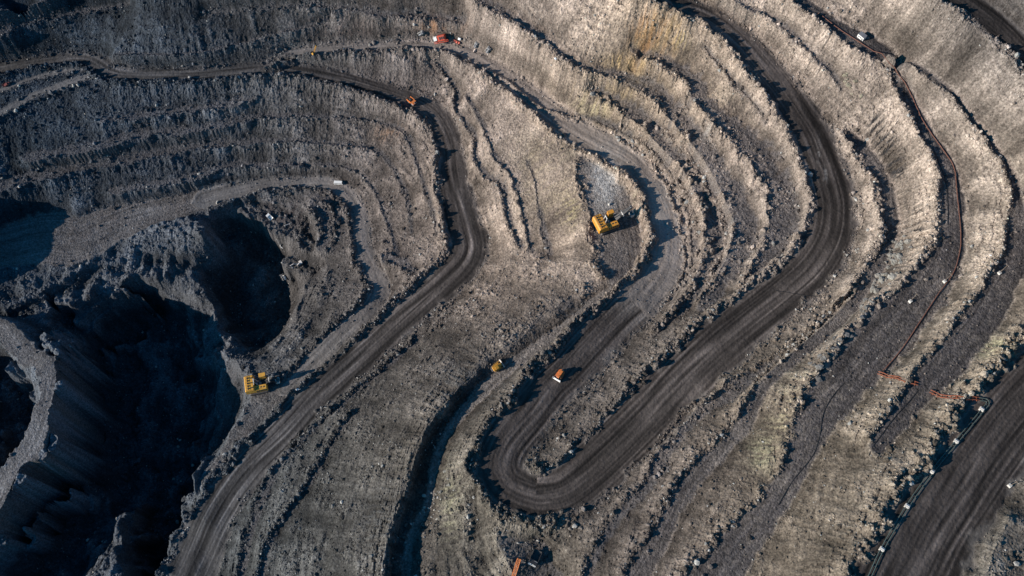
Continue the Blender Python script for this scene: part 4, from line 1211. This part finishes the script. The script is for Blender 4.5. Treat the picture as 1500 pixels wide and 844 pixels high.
# ------------------------------------------------------------------ pipelines
def along(pts, h, n_per=6.0, snap=True):
    P = catmull([(x, y, 0) for x, y in pts], n_per)
    out = [on_ground(x, y) for x, y, _ in P]
    zs = np.array([p.z for p in out])
    if len(zs) > 4:
        k = np.convolve(np.pad(zs, 2, 'edge'), np.ones(5) / 5, 'valid'); zs = np.maximum(k, zs - .3)
    return [Vector((p.x, p.y, z + h)) for p, z in zip(out, zs)]


def pipeline(label, pts, rad, mat, h, sup_mat='wood', every=4, group=None, gap=0.0, sup=(.5, .25)):
    P = along(pts, h)
    o = bpy.data.objects.new('pipeline', None); COL.objects.link(o); o.location = P[0]
    o['label'] = label; o['category'] = 'pipeline'
    L = [p - P[0] for p in P]
    offs = (-gap, gap) if gap else (0,)
    for of in offs:
        Q = []
        for i, p in enumerate(L):
            d = (L[min(i + 1, len(L) - 1)] - L[max(i - 1, 0)]); d.z = 0; d.normalize()
            Q.append(p + Vector((-d.y, d.x, 0)) * of)
        part('pipe', lambda bm: path_tube(bm, Q, rad), mat, o)
    for i in range(1, len(L) - 1, every):
        d = (L[i + 1] - L[i - 1]); a = math.atan2(d.y, d.x)

        def f(bm):
            box(bm, -sup[1], sup[1], -sup[0] - gap, sup[0] + gap, -h - .4, -rad * .6, .04)
            bmesh.ops.rotate(bm, verts=bm.verts[:], cent=(0, 0, 0), matrix=Matrix.Rotation(a, 3, 'Z'))
            bmesh.ops.translate(bm, verts=bm.verts[:], vec=L[i])
        part('pipe_support', f, sup_mat, o)
    return o


pipeline('thin rusty pipeline running down the long dark bench on the right', [(1198, 20), (1234, 47), (1262, 65), (1284, 79), (1296, 88), (1321, 117), (1334, 140), (1354, 182), (1384, 225), (1397, 247), (1401, 282), (1405, 320), (1407, 350), (1404, 375), (1395, 402),
          (1372, 434), (1345, 475), (1318, 515), (1288, 549)], .26, 'rust2', .5, every=5)
pipeline('bright orange twin pipe on the slope left of the earth crossing', [(1284, 548), (1300, 552), (1320, 556), (1344, 563)], .26, 'rust', .6, 'rust', every=1, gap=.75, sup=(.5, .15))
pipeline('bright orange twin pipe on the slope right of the earth crossing', [(1361, 574), (1374, 580), (1400, 583), (1434, 585)], .26, 'rust', .6, 'rust', every=1, gap=.75, sup=(.5, .15))
pipeline('green grey twin pipe on white blocks beside the wide dark road', [(1434, 586), (1443, 587), (1446, 592), (1438, 602), (1400, 648), (1364, 692), (1328, 743), (1292, 804), (1272, 848)], .22, 'green', .8, 'dark', every=3, gap=.7)
for k, (x, y, l) in enumerate([(1437, 600, 'pale concrete block under the bend of the green pipe'), (1400, 647, 'pale concrete block on the green pipe, next below the bend'),
                               (1364, 691, 'pale concrete block on the green pipe, midway along its straight'), (1328, 742, 'pale concrete block on the green pipe, second from the bottom edge'),
                               (1291, 805, 'pale concrete block on the green pipe nearest the bottom edge')]):
    p = on_ground(x, y)
    o = part('concrete_block', lambda bm: (prism(bm, [(-1.1, -.4), (1.1, -.4), (.8, 1.35), (-.8, 1.35)], -1.1, 1.1), box(bm, -.2, .2, -1.0, 1.0, 1.34, 1.6, .03)), 'concrete', None, l)
    o.location = p; o.rotation_euler = (0, 0, .9); o['category'] = 'concrete block'; o['group'] = 'concrete blocks along the green pipe'


# ------------------------------------------------------------------ poles on concrete footings
def pole(label, px, py, h):
    o = thing('power_pole', label, 'pole', px, py, heading=.6, size=1.0, tilt=False, group='power poles on concrete footings')
    part('footing', lambda bm: prism(bm, [(-.95, -.4), (.95, -.4), (.7, 1.1), (-.7, 1.1)], -.85, .85), 'concrete', o)
    part('pole', lambda bm: bar(bm, (0, 0, 1.0), (0, 0, h), .14, 6, .09), 'wood', o)
    a = part('crossarm', lambda bm: box(bm, -.07, .07, -1.0, 1.0, h - .6, h - .45, 0), 'wood', o)
    part('insulator', lambda bm: [bar(bm, (0, y, h - .45), (0, y, h - .2), .06, 6) for y in (-.9, 0, .9)], 'white', a)


pole('tall pole on a pink white footing near the lower end of the ribbed cliff', 1333, 442, 10)
pole('pole on a white footing in the middle of the long dark bench', 1383, 413, 9)
pole('pole on a pale footing on the dark ledge at the right edge', 1463, 401, 10)
pole('pole on a cream footing in the rubble beyond the wide dark road', 1478, 712, 8)


# cables that lie across the benches
def cable(label, pts, r=.12):
    P = along(pts, .12, 5)
    o = bpy.data.objects.new('power_cable', None)
    bm = bmesh.new(); path_tube(bm, [p - P[0] for p in P], r, 5)
    me = bpy.data.meshes.new('power_cable'); bm.to_mesh(me); bm.free(); me.materials.append(MT['cable'])
    o = bpy.data.objects.new('power_cable', me); COL.objects.link(o); o.location = P[0]
    o['label'] = label; o['category'] = 'cable'


cable('black cable lying along the spur of dark ground that dead ends at lower right', [(1345, 572), (1330, 590), (1310, 612), (1292, 636), (1280, 652), (1272, 668)], .2)
cable('black cable following the left edge of the upper right bench', [(1352, 178), (1362, 205), (1372, 232), (1384, 262), (1388, 300), (1388, 330)], .2)
cable('black cable lying along the lower tail of the long dark bench', [(1236, 562), (1220, 580), (1206, 606), (1200, 640), (1190, 668), (1160, 706), (1140, 740)], .2)
cable('thin cable crossing the two tracks near the bend of the right haul road', [(1136, 426), (1160, 430), (1185, 434), (1212, 437)], .14)

# ------------------------------------------------------------------ the biggest fallen blocks, each a thing
M_block = ground_mat('fallen_block', .9, .5, .3)


def boulders(spots, label, group, rad, tone):
    for (x, y, r_) in spots:
        p = on_ground(x, y)
        V, F, C = rocks(np.array([0.0]), np.array([0.0]), np.array([1.0]), np.array([tone]))
        V = V - V.mean(0)
        V *= np.array([1.15, .9, .8]) * r_
        me_o = mesh_from('boulder', V, F, np.tile(np.array(tone) * rng.uniform(.75, 1.2), (len(V), 1)), M_block)
        me_o.location = (p.x, p.y, p.z + .25 * r_)
        me_o['label'] = label; me_o['category'] = 'boulder'; me_o['group'] = group


def scatter(pts, n, spread, r0, r1):
    out = []
    for _ in range(n):
        t = random.random() * (len(pts) - 1); i = int(t); f = t - i
        x = pts[i][0] * (1 - f) + pts[i + 1][0] * f + random.gauss(0, spread); y = pts[i][1] * (1 - f) + pts[i + 1][1] * f + random.gauss(0, spread)
        out.append((x, y, r0 + (r1 - r0) * random.random() ** 2.2))
    return out


boulders(scatter([(1318, 352), (1312, 376), (1300, 396), (1282, 424)], 60, 7, .8, 2.4), 'angular pale block in the rockfall under the ribbed cliff', 'blocks fallen under the ribbed cliff', 2, (.26, .24, .21))
boulders(scatter([(1280, 436), (1262, 462), (1235, 494), (1206, 530), (1185, 548)], 50, 6, .8, 2.0), 'dark angular block in the row below the sunlit bench lip on the right', 'blocks along the bench below the rusty pipe', 2, (.17, .16, .15))
boulders(scatter([(1228, 100), (1240, 118), (1252, 134)], 10, 8, .8, 1.9), 'yellowish block under the small path left of the site cabin', 'blocks under the small path', 2, (.30, .26, .19))
boulders(scatter([(652, 695), (640, 725), (632, 755)], 26, 9, .6, 1.5), 'pale block on the rubble bank left of the hairpin', 'blocks left of the hairpin', 2, (.30, .28, .24))
